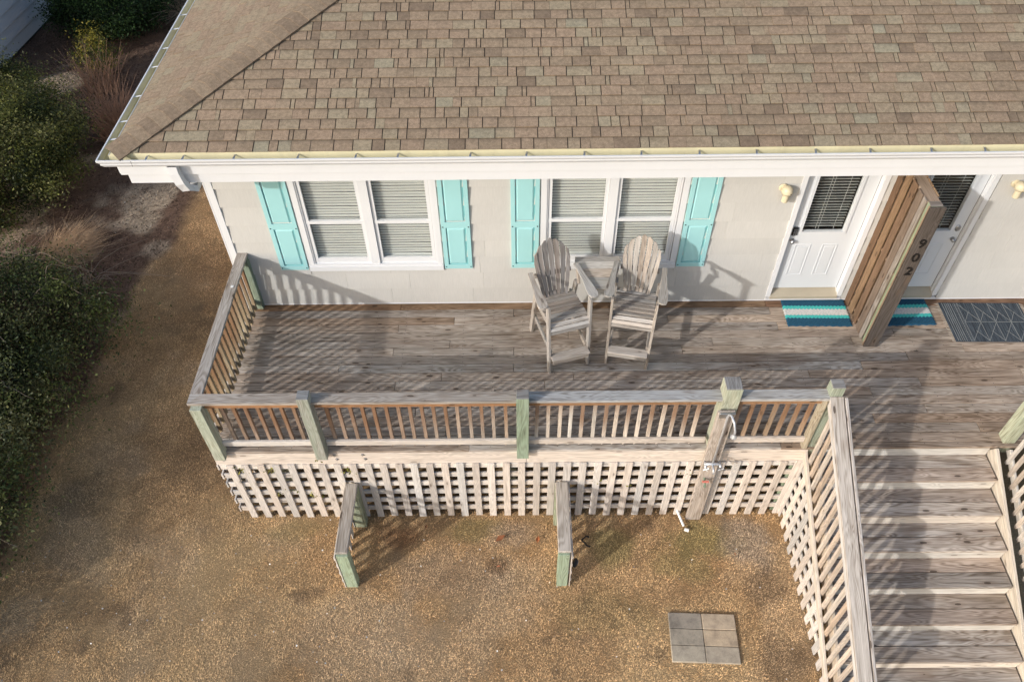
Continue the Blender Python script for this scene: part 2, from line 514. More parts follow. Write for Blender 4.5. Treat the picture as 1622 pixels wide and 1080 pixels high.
def ground_col(x, y):
    x = np.asarray(x, float); y = np.asarray(y, float)
    tan = np.array([0.72, 0.50, 0.265]); brown = np.array([0.60, 0.395, 0.205]); dark = np.array([0.20, 0.130, 0.080])
    green = np.array([0.40, 0.33, 0.14]); grey = np.array([0.68, 0.51, 0.325]); bare = np.array([0.50, 0.395, 0.29])
    n1 = fbm(x, y, 0.7, 1); n2 = fbm(x, y, 2.3, 2); n3 = fbm(x, y, 5.0, 3)
    c = brown + (tan - brown) * sstep(0.38, 0.62, n1)[..., None]
    c = c + (grey - c) * (0.45 * sstep(0.52, 0.68, fbm(x, y, 0.9, 9)))[..., None]
    c = c + (dark - c) * (0.55 * sstep(0.58, 0.72, n2) * sstep(0.45, 0.6, n3))[..., None]
    def spot(cx, cy, r, colr, a, ry=None):
        ry = ry or r
        d = np.sqrt(((x - cx) / r) ** 2 + ((y - cy) / ry) ** 2) + (n3 - .5) * 0.9
        m = a * sstep(1.0, 0.45, d)
        return m[..., None] * (np.array(colr) - c)
    for cx, cy, r, colr, a, ry in [(6.7, -2.95, .65, green, .7, .35), (5.4, -3.0, .4, green, .6, .35), (3.6, -2.75, .45, green, .5, .25),
                              (1.2, -2.75, .5, green, .3, .2), (7.2, -2.95, .5, bare, .8, .5), (3.3, -3.4, 1.0, bare, .35, .5),
                              (4.1, -2.85, .5, bare, .5, .25), (7.3, -3.6, .35, dark, .5, .3), (6.3, -3.3, .6, green, .45, .3),
                              (2.6, -2.85, .35, (0.30, 0.13, 0.06), .5, .2), (3.9, -3.25, .2, (0.22, 0.12, 0.06), .6, .15),
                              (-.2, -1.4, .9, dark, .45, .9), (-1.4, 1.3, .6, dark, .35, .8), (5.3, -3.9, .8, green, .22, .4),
                              (2.2, -4.2, 1.1, grey, .5, .8), (7.4, -4.5, .5, dark, .4, .3), (-1.9, -2.2, .5, dark, .4, .5),
                              (0.4, -4.0, 1.2, tan, .6, 1.0), (-1.4, 3.2, 1.6, (0.56, 0.345, 0.175), .7, 2.2)]:
        c = c + spot(cx, cy, r, colr, a, ry)
    c = c * (1 - 0.13 * sstep(0.9, -0.8, x + 0.35 * y + .6 * (n1 - .5)) * sstep(1.8, .6, y))[..., None]  # left lawn darkened in colour, standing in for a soft tree shadow
    # planting bed
    b = bed_mask(x, y)
    mulch = np.array([0.165, 0.102, 0.070]); sand = np.array([0.42, 0.33, 0.235])
    sm = sstep(0.42, 0.62, fbm(x, y, 1.3, 14) + 0.25 * sstep(1.0, 0.2, np.hypot((x + 2.75) / .8, (y - 4.2) / 1.9)) + 0.45 * sstep(1.0, .3, np.hypot((x + 6.4) / .9, (y - 8.6) / .6)) + 0.3 * sstep(1., .3, np.hypot((x + 4.9) / .8, (y - 2.6) / .6)) - 0.12 - 0.3 * sstep(5.5, 7, y) * (np.hypot(x + 6.4, y - 8.6) > .9))
    bc = mulch + (sand - mulch) * sm[..., None]
    bc = bc * (0.75 + 0.5 * n3)[..., None]
    c = c + (bc - c) * b[..., None]
    return np.clip(c * (0.86 + 0.28 * n3)[..., None], 0.01, 0.9)

def color_attr(me, cols, domain='POINT'):
    a = me.color_attributes.new('tint', 'FLOAT_COLOR', domain)
    buf = np.ones((len(cols), 4), np.float32); buf[:, :3] = cols
    a.data.foreach_set('color', buf.ravel())

def tint_mat(name, rough=0.9, fine=0.0, island=0.0, translucent=0.0, bumps=0.0):
    s = NT(name)
    at = s.n('Attribute'); at.attribute_name = 'tint'
    c = at.outputs['Color']
    if fine > 0:
        p = s.pos()
        a = s.noise(p, 60, 5, 0.75)
        c = s.mix(1.0, c, s.ramp(a, [(0.3, 1 - fine), (0.7, 1 + fine)]), 'MULTIPLY')
        if bumps: s.bump(a, bumps, 0.02)
    if island > 0:
        ri = s.n('NewGeometry').outputs['Random Per Island']
        c = s.mix(1.0, c, s.ramp(ri, [(0.0, 1 - island), (0.6, 1.0), (1.0, 1 + island)]), 'MULTIPLY')
    s.base(c); s.rough(rough); s.b.inputs['Specular IOR Level'].default_value = 0.2
    if translucent > 0:
        tr = s.n('BsdfTranslucent'); s.l(c, tr.inputs[0])
        mx = s.n('MixShader'); mx.inputs[0].default_value = translucent
        s.l(s.b.outputs[0], mx.inputs[1]); s.l(tr.outputs[0], mx.inputs[2]); s.l(mx.outputs[0], s.out.inputs['Surface'])
    return s.m
M_GROUND = tint_mat('dry sandy soil', 1.0, fine=0.45, bumps=0.9)
M_BLADE = tint_mat('dry grass blades', 0.9, island=0.35, translucent=0.15)
M_CHIP = tint_mat('mulch chips', 0.95, island=0.6)
M_LEAF = tint_mat('bush leaves', 0.5, island=0.5, translucent=0.22)

# ------------------------------------------------------------------ the ground
def axis_pts(lo, hi, step, far):
    a = list(np.arange(lo, hi + 1e-6, step))
    s = step; v = lo; left = []
    while v > -far: s *= 1.5; v -= s; left.append(v)
    s = step; v = hi; right = []
    while v < far: s *= 1.5; v += s; right.append(v)
    return np.array(left[::-1] + a + right)
gx = axis_pts(-9.5, 9.0, 0.09, 420.0); gy = axis_pts(-6.5, 13.0, 0.09, 420.0)
GX, GY = np.meshgrid(gx, gy, indexing='ij')
near = np.exp(-(np.maximum(0, np.abs(GX) - 20) / 30))
GZ = G + 0.03 * (fbm(GX, GY, 1.2, 21) - 0.5) * near - 0.012
nx_, ny_ = GX.shape
V = np.stack([GX, GY, GZ], -1).reshape(-1, 3)
ii, jj = np.meshgrid(np.arange(nx_ - 1), np.arange(ny_ - 1), indexing='ij')
i0 = (ii * ny_ + jj).ravel()
F = np.stack([i0, i0 + ny_, i0 + ny_ + 1, i0 + 1], -1)
me = mesh_np('ground', V, F, M_GROUND)
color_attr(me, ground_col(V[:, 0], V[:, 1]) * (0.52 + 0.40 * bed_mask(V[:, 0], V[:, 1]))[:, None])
ground = link('ground', me)
tag(ground, 'sandy ground under the dry lawn and the planting bed', kind='structure')
def gz(x, y): return G + 0.03 * (fbm(x, y, 1.2, 21) - 0.5) - 0.012

def blades(name, n, xr, yr, keep, length, width, mat, seed, gain=1.0, flat=0.5, colfn=ground_col):
    rg = np.random.default_rng(seed)
    x = rg.uniform(*xr, n); y = rg.uniform(*yr, n)
    k = keep(x, y) > rg.random(n); x = x[k]; y = y[k]; n = len(x)
    L = rg.uniform(length * .5, length * 1.3, n); a = rg.uniform(0, 2 * PI, n) * .6 + fbm(x, y, 3, 33) * 9
    tilt = rg.uniform(0.15, 1.0, n) ** flat * 1.35
    dx = np.cos(a) * np.sin(tilt); dy = np.sin(a) * np.sin(tilt); dz = np.cos(tilt)
    w = width * rg.uniform(.6, 1.3, n)
    px = -np.sin(a) * w; py = np.cos(a) * w
    z = gz(x, y) + 0.002
    P0 = np.stack([x - px, y - py, z], -1); P1 = np.stack([x + px, y + py, z], -1)
    P2 = np.stack([x + dx * L, y + dy * L, z + dz * L], -1)
    V = np.stack([P0, P1, P2], 1).reshape(-1, 3)
    F = np.arange(3 * n).reshape(-1, 3)
    me = mesh_np(name, V, F, mat)
    c = colfn(x, y) * gain * np.where(rg.random((n, 1)) < .34, rg.uniform(.32, .6, (n, 1)), rg.uniform(.9, 1.18, (n, 1)))
    color_attr(me, np.repeat(c, 3, 0))
    return link(name, me)
def lawn_keep(x, y):
    k = 1 - bed_mask(x, y)
    k *= 1 - ((x > 0.6) & (x < 7.75) & (y > -2.4) & (y < 0.1))
    k *= 1 - ((x > 7.9) & (y > -4.9)); k *= 1 - ((x > .4) & (y > -.2))
    k *= 1 - 0.8 * ((np.abs(x - 6.45) < .42) & (np.abs(y + 4.23) < .31))
    bald = sstep(0.60, 0.70, fbm(x, y, 1.4, 44))
    return k * (1 - 0.7 * bald)
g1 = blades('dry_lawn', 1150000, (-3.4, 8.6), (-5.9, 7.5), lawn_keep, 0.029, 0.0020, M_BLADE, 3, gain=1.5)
tag(g1, 'tan and brown dormant lawn grass in front of and beside the deck', 'grass', kind='stuff')
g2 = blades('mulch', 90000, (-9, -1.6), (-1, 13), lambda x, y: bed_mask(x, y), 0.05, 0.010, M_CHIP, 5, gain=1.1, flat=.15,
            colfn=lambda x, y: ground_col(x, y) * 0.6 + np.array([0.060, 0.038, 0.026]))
tag(g2, 'dark brown bark mulch and leaf litter in the planting bed', 'mulch', kind='stuff')

# ------------------------------------------------------------------ the house
house = thing('beach_house', 'pale greige house with brown shingle hip roof, aqua shutters and white doors', 'house', (0.37, 0, G))
XL, XR = 0.37, 13.2
WT = 2.62
OPEN = [(1.39, 3.21, 0.68, 2.34), (4.51, 6.34, 0.68, 2.34), (7.73, 8.78, 0.02, 2.34), (9.02, 10.13, 0.02, 2.34)]
# wall core behind the siding, pierced by the openings
m = MB()
xs = [XL + .012]
for a, b, _, _ in OPEN: xs += [a, b]
xs.append(XR)
for i in range(0, len(xs), 2):
    m.box((xs[i], 0.004, 0.0), (xs[i + 1], 0.12, WT))
for a, b, z0, z1 in OPEN:
    m.box((a, 0.004, 0.0), (b, 0.12, z0)); m.box((a, 0.004, z1), (b, 0.12, WT))
m.build('wall', M_SIDING, house)
MB().box((XL + .012, 0.125, 0.0), (XL + 0.12, 8.6, WT)).build('wall', M_SIDING, house)
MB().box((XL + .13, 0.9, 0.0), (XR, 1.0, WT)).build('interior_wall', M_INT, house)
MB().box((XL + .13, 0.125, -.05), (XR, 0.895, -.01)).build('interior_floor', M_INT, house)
MB().box((XL + .03, 0.03, G - .1), (XR, 8.6, -.06)).build('foundation', M_FOUND, house)

def board_run(zlo, zhi, x0, x1, rnd, y0=-0.013):
    """lay siding boards with staggered joints between x0 and x1"""
    x = x0
    first = True
    while x < x1 - 1e-3:
        L = rnd.uniform(0.75, 1.25) if not first else rnd.uniform(0.3, 1.2)
        first = False
        e = min(x1, x + L)
        if x1 - e < 0.2: e = x1
        pm, ln = frame((x + .0006, y0, (zlo + zhi) / 2), (e - .0006, y0, (zlo + zhi) / 2), (0, -1, 0.072))
        link('siding_board', chbox(ln, zhi - zlo + 0.004, 0.012, M_SIDING, 0.002), house, pm)
        x = e
rnd = random.Random(5)
rows = [0.03, 0.31, 0.60, 0.895, 1.18, 1.47, 1.77, 2.06, 2.34, 2.60]
for i in range(len(rows) - 1):
    zl, zh = rows[i], rows[i + 1]
    x = XL + 0.09
    ends = []
    for a, b, o0, o1 in OPEN:
        if o1 > zl + .02 and o0 < zh - .02:
            board_run(zl, zh, x, a, rnd)
            if o0 > zl + .03: board_run(zl, o0, a, b, rnd)
            if o1 < zh - .03: board_run(o1, zh, a, b, rnd)
            x = b
    board_run(zl, zh, x, XR, rnd)
box('corner_board', house, (XL, -0.032, 0.0), (XL + .09, -0.001, WT), M_WHITE)
box('corner_board', house, (XL - 0.02, -0.032, G + .05), (XL - .001, 0.09, WT), M_WHITE)
box('sill_board', house, (XL + .09, -0.028, 0.003), (XR, -0.001, 0.028), M_WHITE)

# windows: two double units, each with two hung sashes
def window_unit(x0, x1, z0, z1, glass):
    m = MB()
    y0, y1 = -0.034, 0.05
    m.box((x0, y0, z0), (x0 + .075, y1, z1)); m.box((x1 - .075, y0, z0), (x1, y1, z1))
    cx = (glass[0][1] + glass[1][0]) / 2
    m.box((cx - .055, y0, z0), (cx + .055, y1, z1))
    m.box((x0, y0 + .002, z1 - .08), (x1, y1, z1))
    m.box((x0, y0 - .018, z0), (x1, y1, z0 + .075))
    m.box((x0 + .01, y0 - .006, z0 + .075), (x1 - .01, y1 - .01, z0 + .11))
    w = m.build('window', M_WHITE, house)
    for gx0, gx1 in glass:
        # sash frames
        s = MB(); f = 0.042
        zm = 1.50
        zb, zt = z0 + .11, z1 - .08
        for xa in (gx0 - f, gx1): s.box((xa, -0.012, zb), (xa + f, 0.03, zt))
        for xa in (gx0 - f - .028, gx1 + f): s.box((xa + .004, -0.024, zb), (xa + .024, 0.03, zt))
        s.box((gx0 - f, -0.010, zb), (gx1 + f, 0.03, zb + .09))
        s.box((gx0 - f, -0.016, zm - .022), (gx1 + f, 0.03, zm + .022))
        s.build('sash', M_WHITE, w)
        MB().box((gx0, 0.006, zb + .09), (gx1, 0.010, zm - .022)).build('pane', M_GLASS, w)
        MB().box((gx0, 0.012, zm + .022), (gx1, 0.016, zt)).build('pane', M_GLASS, w)
        # drawn venetian blind
        z = zb + .085
        k = 0
        while z < zt - .02:
            pm, ln = frame((gx0 - .01, 0.075 + random.uniform(-.002, .002), z), (gx1 + .01, 0.075 + random.uniform(-.002, .002), z + random.uniform(-.002, .002)), (0, -1, -0.33))
            link('blind_slat', chbox(round(gx1 - gx0 + .02, 2), 0.050, 0.003, M_SLAT, 0.001), w, pm)
            z += 0.0445; k += 1
        MB().box((gx0 - .01, 0.060, zb + .045), (gx1 + .01, 0.085, zb + .075)).build('blind_rail', M_SLAT, w)
    return w
window_unit(1.39, 3.21, 0.68, 2.34, [(1.53, 2.20), (2.41, 3.07)])
window_unit(4.51, 6.34, 0.68, 2.34, [(4.65, 5.31), (5.51, 6.19)])

def shutter(x0, x1):
    z0, z1 = 0.70, 2.34
    m = MB()
    yb, yf, yr = -0.005, -0.045, -0.030
    fw_ = 0.055
    mid = 1.46
    m.box((x0, yf, z0), (x0 + fw_, yb, z1)); m.box((x1 - fw_, yf, z0), (x1, yb, z1))
    m.box((x0 + fw_, yf, z0), (x1 - fw_, yb, z0 + .07)); m.box((x0 + fw_, yf, z1 - .07), (x1 - fw_, yb, z1))
    m.box((x0 + fw_, yf, mid - .045), (x1 - fw_, yb, mid + .045))
    s = m.build('shutter', M_AQUA, house)
    for a, b in ((z0 + .07, mid - .045), (mid + .045, z1 - .07)):
        # raised field with sloping edges
        xa, xb = x0 + fw_, x1 - fw_
        e = 0.032
        V = [(xa, yr + .012, a), (xb, yr + .012, a), (xb, yr + .012, b), (xa, yr + .012, b),
             (xa + e, yf + .004, a + e), (xb - e, yf + .004, a + e), (xb - e, yf + .004, b - e), (xa + e, yf + .004, b - e)]
        F = [(0, 1, 5, 4), (1, 2, 6, 5), (2, 3, 7, 6), (3, 0, 4, 7), (4, 5, 6, 7)]
        me = mesh('panel', V, F, M_AQUA); _fix_normals(me); link('panel', me, s)
    sc = MB()
    for x in (x0 + .02, x1 - .02):
        for z in (z0 + .035, mid - .03):
            sc.lathe([(0.009, 0), (0.009, .004), (0.004, .007)], Matrix.Translation((x, yf, z)) @ Euler((PI / 2, 0, 0)).to_matrix().to_4x4(), 8)
    sc.build('screw', M_DARKMETAL, s)
for a, b in ((1.00, 1.372), (3.228, 3.60), (4.13, 4.492), (6.358, 6.73)): shutter(a, b)

# entrance doors
def entry_door(x0, x1, hinge_right, keypad):
    """x0..x1 is the door leaf"""
    z0, z1 = 0.19, 2.26
    y = 0.045
    d = MB()
    gx0, gx1, gz0, gz1 = x0 + .155, x1 - .215, 1.225, 2.18
    if not hinge_right: gx0, gx1 = x0 + .215, x1 - .155
    # leaf with a hole for the light, shallow recessed lower panels
    d.box((x0, y, z0), (gx0, y + .04, z1)); d.box((gx1, y, z0), (x1, y + .04, z1))
    d.box((gx0, y, z0), (gx1, y + .04, gz0)); d.box((gx0, y, gz1), (gx1, y + .04, z1))
    leaf = d.build('door', M_DOOR, house)
    t = MB()
    for a, b in (((gx0 - .035, gz0 - .035), (gx0, gz1)), ((gx1, gz0 - .035), (gx1 + .035, gz1)), ((gx0, gz0 - .035), (gx1, gz0))):
        t.box((a[0], y - .016, a[1]), (b[0], y - .001, b[1]))
    t.build('light_frame', M_DOOR, leaf)
    for pa, pb in ((0.135, 0.345), (0.495, 0.70)):
        if not hinge_right: pa, pb = 0.914 - .70 + (pa - .135), 0.914 - .495 + (pb - .345)
        p = MB(); a, b = x0 + pa, x0 + pb; zz0, zz1 = 0.44, 1.00
        for q in (((a, zz0), (a + .014, zz1)), ((b - .014, zz0), (b, zz1)), ((a + .014, zz0), (b - .014, zz0 + .014)), ((a + .014, zz1 - .014), (b - .014, zz1))):
            p.box((q[0][0], y - .007, q[0][1]), (q[1][0], y - .0005, q[1][1]))
        p.box((a + .04, y - .006, zz0 + .04), (b - .04, y - .0005, zz1 - .04))
        p.build('door_panel', M_DOOR, leaf)
    MB().box((gx0, y + .012, gz0), (gx1, y + .016, gz1)).build('pane', M_GLASS, leaf)
    z = gz0 + .03
    while z < gz1:
        pm, ln = frame((gx0, y + .08, z), (gx1, y + .08, z + random.uniform(-.003, .003)), (0, 0.42, 1))
        link('blind_slat', chbox(round(gx1 - gx0, 2), 0.046, 0.003, M_SLAT, 0.001), leaf, pm)
        z += 0.0445
    cords = MB()
    for fx in (.35, .42, .78):
        cx = gx0 + (gx1 - gx0) * fx
        cords.box((cx, y + .048, gz0), (cx + .003, y + .051, gz1))
    cords.build('blind_cord', M_SLAT, leaf)
    # frame, jambs, threshold
    m = MB()
    a, b = x0 - .075, x1 + .075
    m.box((a, -0.036, 0.09), (a + .062, 0.09, z1 + .07)); m.box((b - .062, -0.036, 0.09), (b, 0.09, z1 + .07))
    m.box((a + .062, -0.02, z1 + .006), (b - .062, 0.09, z1 + .07))
    m.box((a + .055, 0.012, 0.12), (x0 - .004, 0.10, z1)); m.box((x1 + .004, 0.012, 0.12), (b - .055, 0.10, z1))
    fr = m.build('door_frame', M_WHITE, house)
    g = MB().box((x0 - .003 if hinge_right else x0 - .0035, y + .01, z0), (x0 - .001, y + .03, z1))
    hx = x1 if hinge_right else x1
    g.box((hx + .0005, y - .002, z0), (hx + .0038, y + .03, z1)); g.build('seal', M_BLACK, fr)
    n = MB()
    n.V += [(a + .062, -.05, .10), (b - .062, -.05, .10), (b - .062, .09, .175), (a + .062, .09, .175), (a + .062, -.05, .06), (b - .062, -.05, .06), (b - .062, .09, .06), (a + .062, .09, .06)]
    n.F += [(0, 1, 2, 3), (4, 7, 6, 5), (0, 4, 5, 1), (1, 5, 6, 2), (2, 6, 7, 3), (3, 7, 4, 0)]
    n.build('threshold', M_THRESH, house)
    MB().box((a, -0.045, 0.03), (b, 0.0, 0.058)).build('threshold_board', M_WHITE, house)
    # handle set
    kx = x0 + .065 if hinge_right else x1 - .065
    Rm = Euler((PI / 2, 0, 0)).to_matrix().to_4x4()
    MB().lathe([(0.03, 0), (0.03, .008), (0.012, .012), (0.012, .03), (0.026, .04), (0.028, .055), (0.016, .068)], Matrix.Translation((kx, y, 1.08)) @ Rm, 16).build('door_knob', M_STEEL, leaf, smooth=False)
    if keypad:
        box('keypad', leaf, (kx - .035, y - .03, 1.17), (kx + .035, y - .001, 1.31), M_BLACK, 0.01)
        pads = MB()
        for r_ in range(4):
            for q in range(2): pads.box((kx - .020 + q * .024, y - .034, 1.19 + r_ * .026), (kx - .004 + q * .024, y - .030, 1.205 + r_ * .026))
        pads.build('keypad_buttons', M_STEEL, leaf)
    else:
        MB().lathe([(0.034, 0), (0.034, .012), (0.028, .02), (0.012, .024)], Matrix.Translation((kx, y, 1.26)) @ Rm @ Matrix.Diagonal((1, 1.5, 1, 1)), 18).build('door_lock', M_STEEL, leaf)
    return leaf
entry_door(7.785, 8.70, True, True)
entry_door(9.12, 10.035, False, False)

# roof ------------------------------------------------------------
PITCH = math.radians(18.0)
EY, EZ = -0.63, 3.03           # front eave edge
EX = -0.212                      # left eave edge
RIDGE = 4.6                     # horizontal run to the ridge
EXPO = 0.143
cp, sp = math.cos(PITCH), math.sin(PITCH)
roof = MB()
yr_, zr_ = EY + RIDGE, EZ + RIDGE * math.tan(PITCH)
xh = EX + RIDGE
RV = [(EX, EY, EZ), (XR + .3, EY, EZ), (XR + .3, yr_, zr_), (xh, yr_, zr_), (EX, EY + 2 * RIDGE, EZ), (XR + .3, EY + 2 * RIDGE, EZ)]
RV = RV + [(a, b, c - .03) for a, b, c in RV]
RF = [(0, 1, 2, 3), (4, 0, 3), (3, 2, 5, 4)]
RF += [tuple(6 + i for i in f[::-1]) for f in RF] + [(0, 6, 7, 1), (4, 10, 6, 0), (1, 7, 8, 2), (2, 8, 11, 5), (5, 11, 10, 4)]
me = mesh('roof', RV, RF, M_FELT); _fix_normals(me)
roof = link('roof', me, house)

def tab_mesh(u0, u1, course, side, rg, thick):
    """one shingle tab lying on the front (side 0) or left (side 1) roof plane"""
    s0 = course * EXPO - (0.012 if course == 0 else 0); s1 = (course + 1) * EXPO + 0.004
    b = 0.010 + thick          # butt end height over the deck
    j = rg.uniform(-.0015, .0015)
    P = []
    for u in (u0, u1):
        for s_, h in ((s0 + j, 0.004), (s0 + j, b), (s1, 0.0035 + thick * .5), (s1, 0.001)):
            P.append((u, s_, h))
    V = []
    for u, s_, h in P:
        yy = s_ * cp - h * sp; zz = s_ * sp + h * cp
        if side == 0: V.append((u, EY + yy, EZ + zz))
        else: V.append((EX + yy, u, EZ + zz))
    F = [(0, 4, 5, 1), (1, 5, 6, 2), (3, 2, 6, 7), (0, 1, 2, 3), (4, 7, 6, 5)]
    if side == 1: F = [f[::-1] for f in F]
    vm = 1.0 if side == 0 else 0.84
    uv = {1: (0, 0), 5: (1, 0), 2: (0, vm), 6: (1, vm), 0: (0, 0), 4: (1, 0), 3: (0, vm), 7: (1, vm)}
    return V, F, uv
def tone(rg):
    t = rg.random()
    if t < .08: return rg.uniform(0.06, .2)
    if t < .95: return rg.uniform(.26, .80)
    return rg.uniform(.8, .92)
def add_tabs(name, tabs, parent):
    V = []; F = []; tn = []; UV = []
    for (v, f, uv), t in tabs:
        n = len(V); V += v
        for q in f:
            F.append([n + i for i in q]); tn.append(t); UV += [uv[i] for i in q]
    me = mesh(name, V, F, M_SHING)
    a = me.attributes.new('tone', 'FLOAT', 'FACE'); a.data.foreach_set('value', tn)
    ul = me.uv_layers.new(name='UVMap'); ul.data.foreach_set('uv', np.array(UV, np.float32).ravel())
    return link(name, me, parent)
rg = random.Random(21)
singles = []; rest = []
for course in range(int(RIDGE / cp / EXPO)):
    run = course * EXPO * cp
    u = EX + run + 0.09 - rg.uniform(0, .15)
    while u < XR + .28:
        w = rg.choice([0.05, 0.10, 0.14, 0.17, 0.19, 0.21, 0.23, 0.26, 0.29])
        gap = 0.0105 if rg.random() < .80 else 0.003
        th = rg.choice([0.0, 0.0, 0.004, 0.006])
        e = min(u + w, XR + .28)
        tb = (tab_mesh(max(u, EX + run + .07), max(e - gap, EX + run + .09), course, 0, rg, th), tone(rg))
        inview = (course < 9) and (0.0 < u < 10.2) and w > .1
        if e - u > .02:
            (singles if inview and len(singles) < 232 else rest).append(tb)
        u = e
left_s = []
for course in range(int(RIDGE / cp / EXPO)):
    run = course * EXPO * cp
    u = EY + run + 0.09 - rg.uniform(0, .15)
    top = EY + 2 * RIDGE - run - .05
    while u < top:
        w = rg.choice([0.09, 0.13, 0.17, 0.2, 0.24, 0.27, 0.31])
        gap = 0.013 if rg.random() < .6 else 0.002
        e = min(u + w, top)
        tb = (tab_mesh(max(u, EY + run + .07), max(e - gap, EY + run + .09), course, 1, rg, rg.choice([0.0, 0.003, .005])), tone(rg) * .5 + .35)
        if e - u > .02:
            if course < 8 and u < 1.2 and w > .15 and len(singles) + len(left_s) < 258: left_s.append(tb)
            else: rest.append(tb)
        u = e
for tb in singles + left_s: add_tabs('shingle', [tb], roof)
o = add_tabs('shingle_field', rest, roof); o['kind'] = 'stuff'
# hip cap: folded shingles lapped up the hip
hd = Vector((1, 1, math.tan(PITCH))).normalized()
base = Vector((EX - .01, EY - .01, EZ + .012))
hl = math.sqrt(2 * RIDGE ** 2 + (RIDGE * math.tan(PITCH)) ** 2)
nf = Vector((0, cp, sp)); nl = Vector((cp, 0, sp))
k = 0
caps_rest = []
while k * EXPO < hl - .1:
    p0 = base + hd * (k * EXPO - .0); p1 = base + hd * ((k + 1) * EXPO + .02)
    hw = 0.17
    dr = (Vector((1, 0, 0)) - hd * hd.x * 0).normalized()
    # wings fall away from the hip inside each roof plane
    wf = Vector((1, 0, 0)); wf = (wf - hd * wf.dot(hd)).normalized()
    wf = (Vector((1, -1 * 0, 0)) * 1.0); 
    nF = Vector((0, -sp, cp)); nL = Vector((-sp, 0, cp))
    wF = hd.cross(nF).normalized(); wL = nL.cross(hd).normalized()
    V = []
    for p, hgt in ((p0, 0.026), (p1, 0.019)):
        up_ = Vector((0, 0, 1)) * hgt
        V += [p + wL * hw + nL * hgt * .85, p + up_ * 1.1, p + wF * hw + nF * hgt * .85]
    V += [V[0] - nL * .006, V[1] - Vector((0, 0, .006)), V[2] - nF * .020, V[5] - nF * .016]
    F = [(0, 1, 4, 3), (1, 2, 5, 4), (0, 6, 7, 1), (1, 7, 8, 2), (2, 8, 9, 5)]
    uv = {i: (0, .2) for i in range(12)}
    tb = (([tuple(v) for v in V], F, uv), rg.uniform(.12, .34))
    if k < 42: 
        oo = add_tabs('hip_shingle', [tb], roof); _fix_normals(oo.data)
    else: caps_rest.append(tb)
    k += 1
oo = add_tabs('hip_shingle_field', caps_rest, roof); _fix_normals(oo.data); oo['kind'] = 'stuff'

# fascia, soffit
box('fascia_board', house, (-0.225, EY - .003, 2.735), (XR + .3, EY + .022, 2.985), M_WHITE, 0.003)
box('frieze_board', house, (-0.165, EY + .026, 2.60), (XR + .3, EY + .05, 2.742), M_WHITE, 0.003)
box('fascia_board', house, (-0.248, EY + .024, 2.735), (-0.226, 8.5, 2.985), M_WHITE, 0.003)
box('frieze_board', house, (-0.165, EY + .052, 2.60), (-0.141, 8.5, 2.742), M_WHITE, 0.003)
MB().box((-.14, EY + .055, 2.604), (XR + .3, 8.5, 2.62)).build('soffit', M_WHITE, house)
MB().box((-.19, EY + .03, 2.745), (XR + .3, 8.5, 2.96)).build('eave_box', M_INT, house)

# gutters: outside shell white, inside trough dusty
def gutter(front):
    prof = [(-.008, 3.012), (-.008, 2.90), (-.075, 2.90), (-.098, 2.935), (-.098, 2.955), (-.118, 2.985), (-.120, 3.010), (-.106, 3.010),
            (-.104, 3.000), (-.112, 2.988), (-.090, 2.95), (-.090, 2.93), (-.072, 2.906), (-.014, 2.906), (-.014, 3.012)]
    out = MB()
    n = len(prof)
    if front:
        for x in (-0.25 - .12, XR + .3):
            for d, z in prof:
                xx = x if x > 0 else -.25 + d      # mitred corner
                out.V.append((xx, EY + d, z))
    else:
        for y in (EY, 8.5):
            for d, z in prof:
                yy = y if y > 0 else EY + d
                out.V.append((-.25 + d, yy, z))
    for k in range(n):
        out.F.append([k, (k + 1) % n, n + (k + 1) % n, n + k])
    out.F.append(list(range(n, 2 * n)))
    me = mesh('gutter', out.V, out.F, M_GUTWHITE); me.materials.append(M_GUTIN)
    _fix_normals(me)
    for p in me.polygons:
        k = min(p.index, n - 1)
        if 8 <= p.index <= 13: p.material_index = 1
    return link('gutter', me, house)
gf = gutter(True); gl = gutter(False)
# beige flashing standing behind the trough, under the shingles
box('drip_edge', house, (-.262, EY + .002, 2.992), (-.206, 8.5, 3.008), M_GUTIN, 0.001)
box('drip_edge', house, (-.24, EY - .0135, 2.93), (XR + .3, EY - .004, 3.030), M_GUTIN, 0.001)
for x in (-0.10, 0.16, 0.56, 1.12, 1.82, 2.45, 2.91, 3.70, 4.31, 4.94, 5.56, 6.19, 6.81, 7.45, 8.04, 8.70, 9.28, 9.9, 10.5, 11.1):
    beam('gutter_hanger', gf, (x, EY - .112, 2.992), (x + .012, EY - .014, 3.004), 0.022, 0.004, M_STEEL)
for y in (-0.33, 0.02, 0.55, 1.22, 1.68, 2.19, 2.58, 3.2, 3.8, 4.4):
    beam('gutter_hanger', gl, (-.362, y, 2.992), (-.264, y + .01, 3.004), 0.022, 0.004, M_GUTWHITE)
box('seam', gf, (0.012, EY - .1212, 2.93), (0.015, EY - .1185, 3.008), M_DARKMETAL, 0.0005)
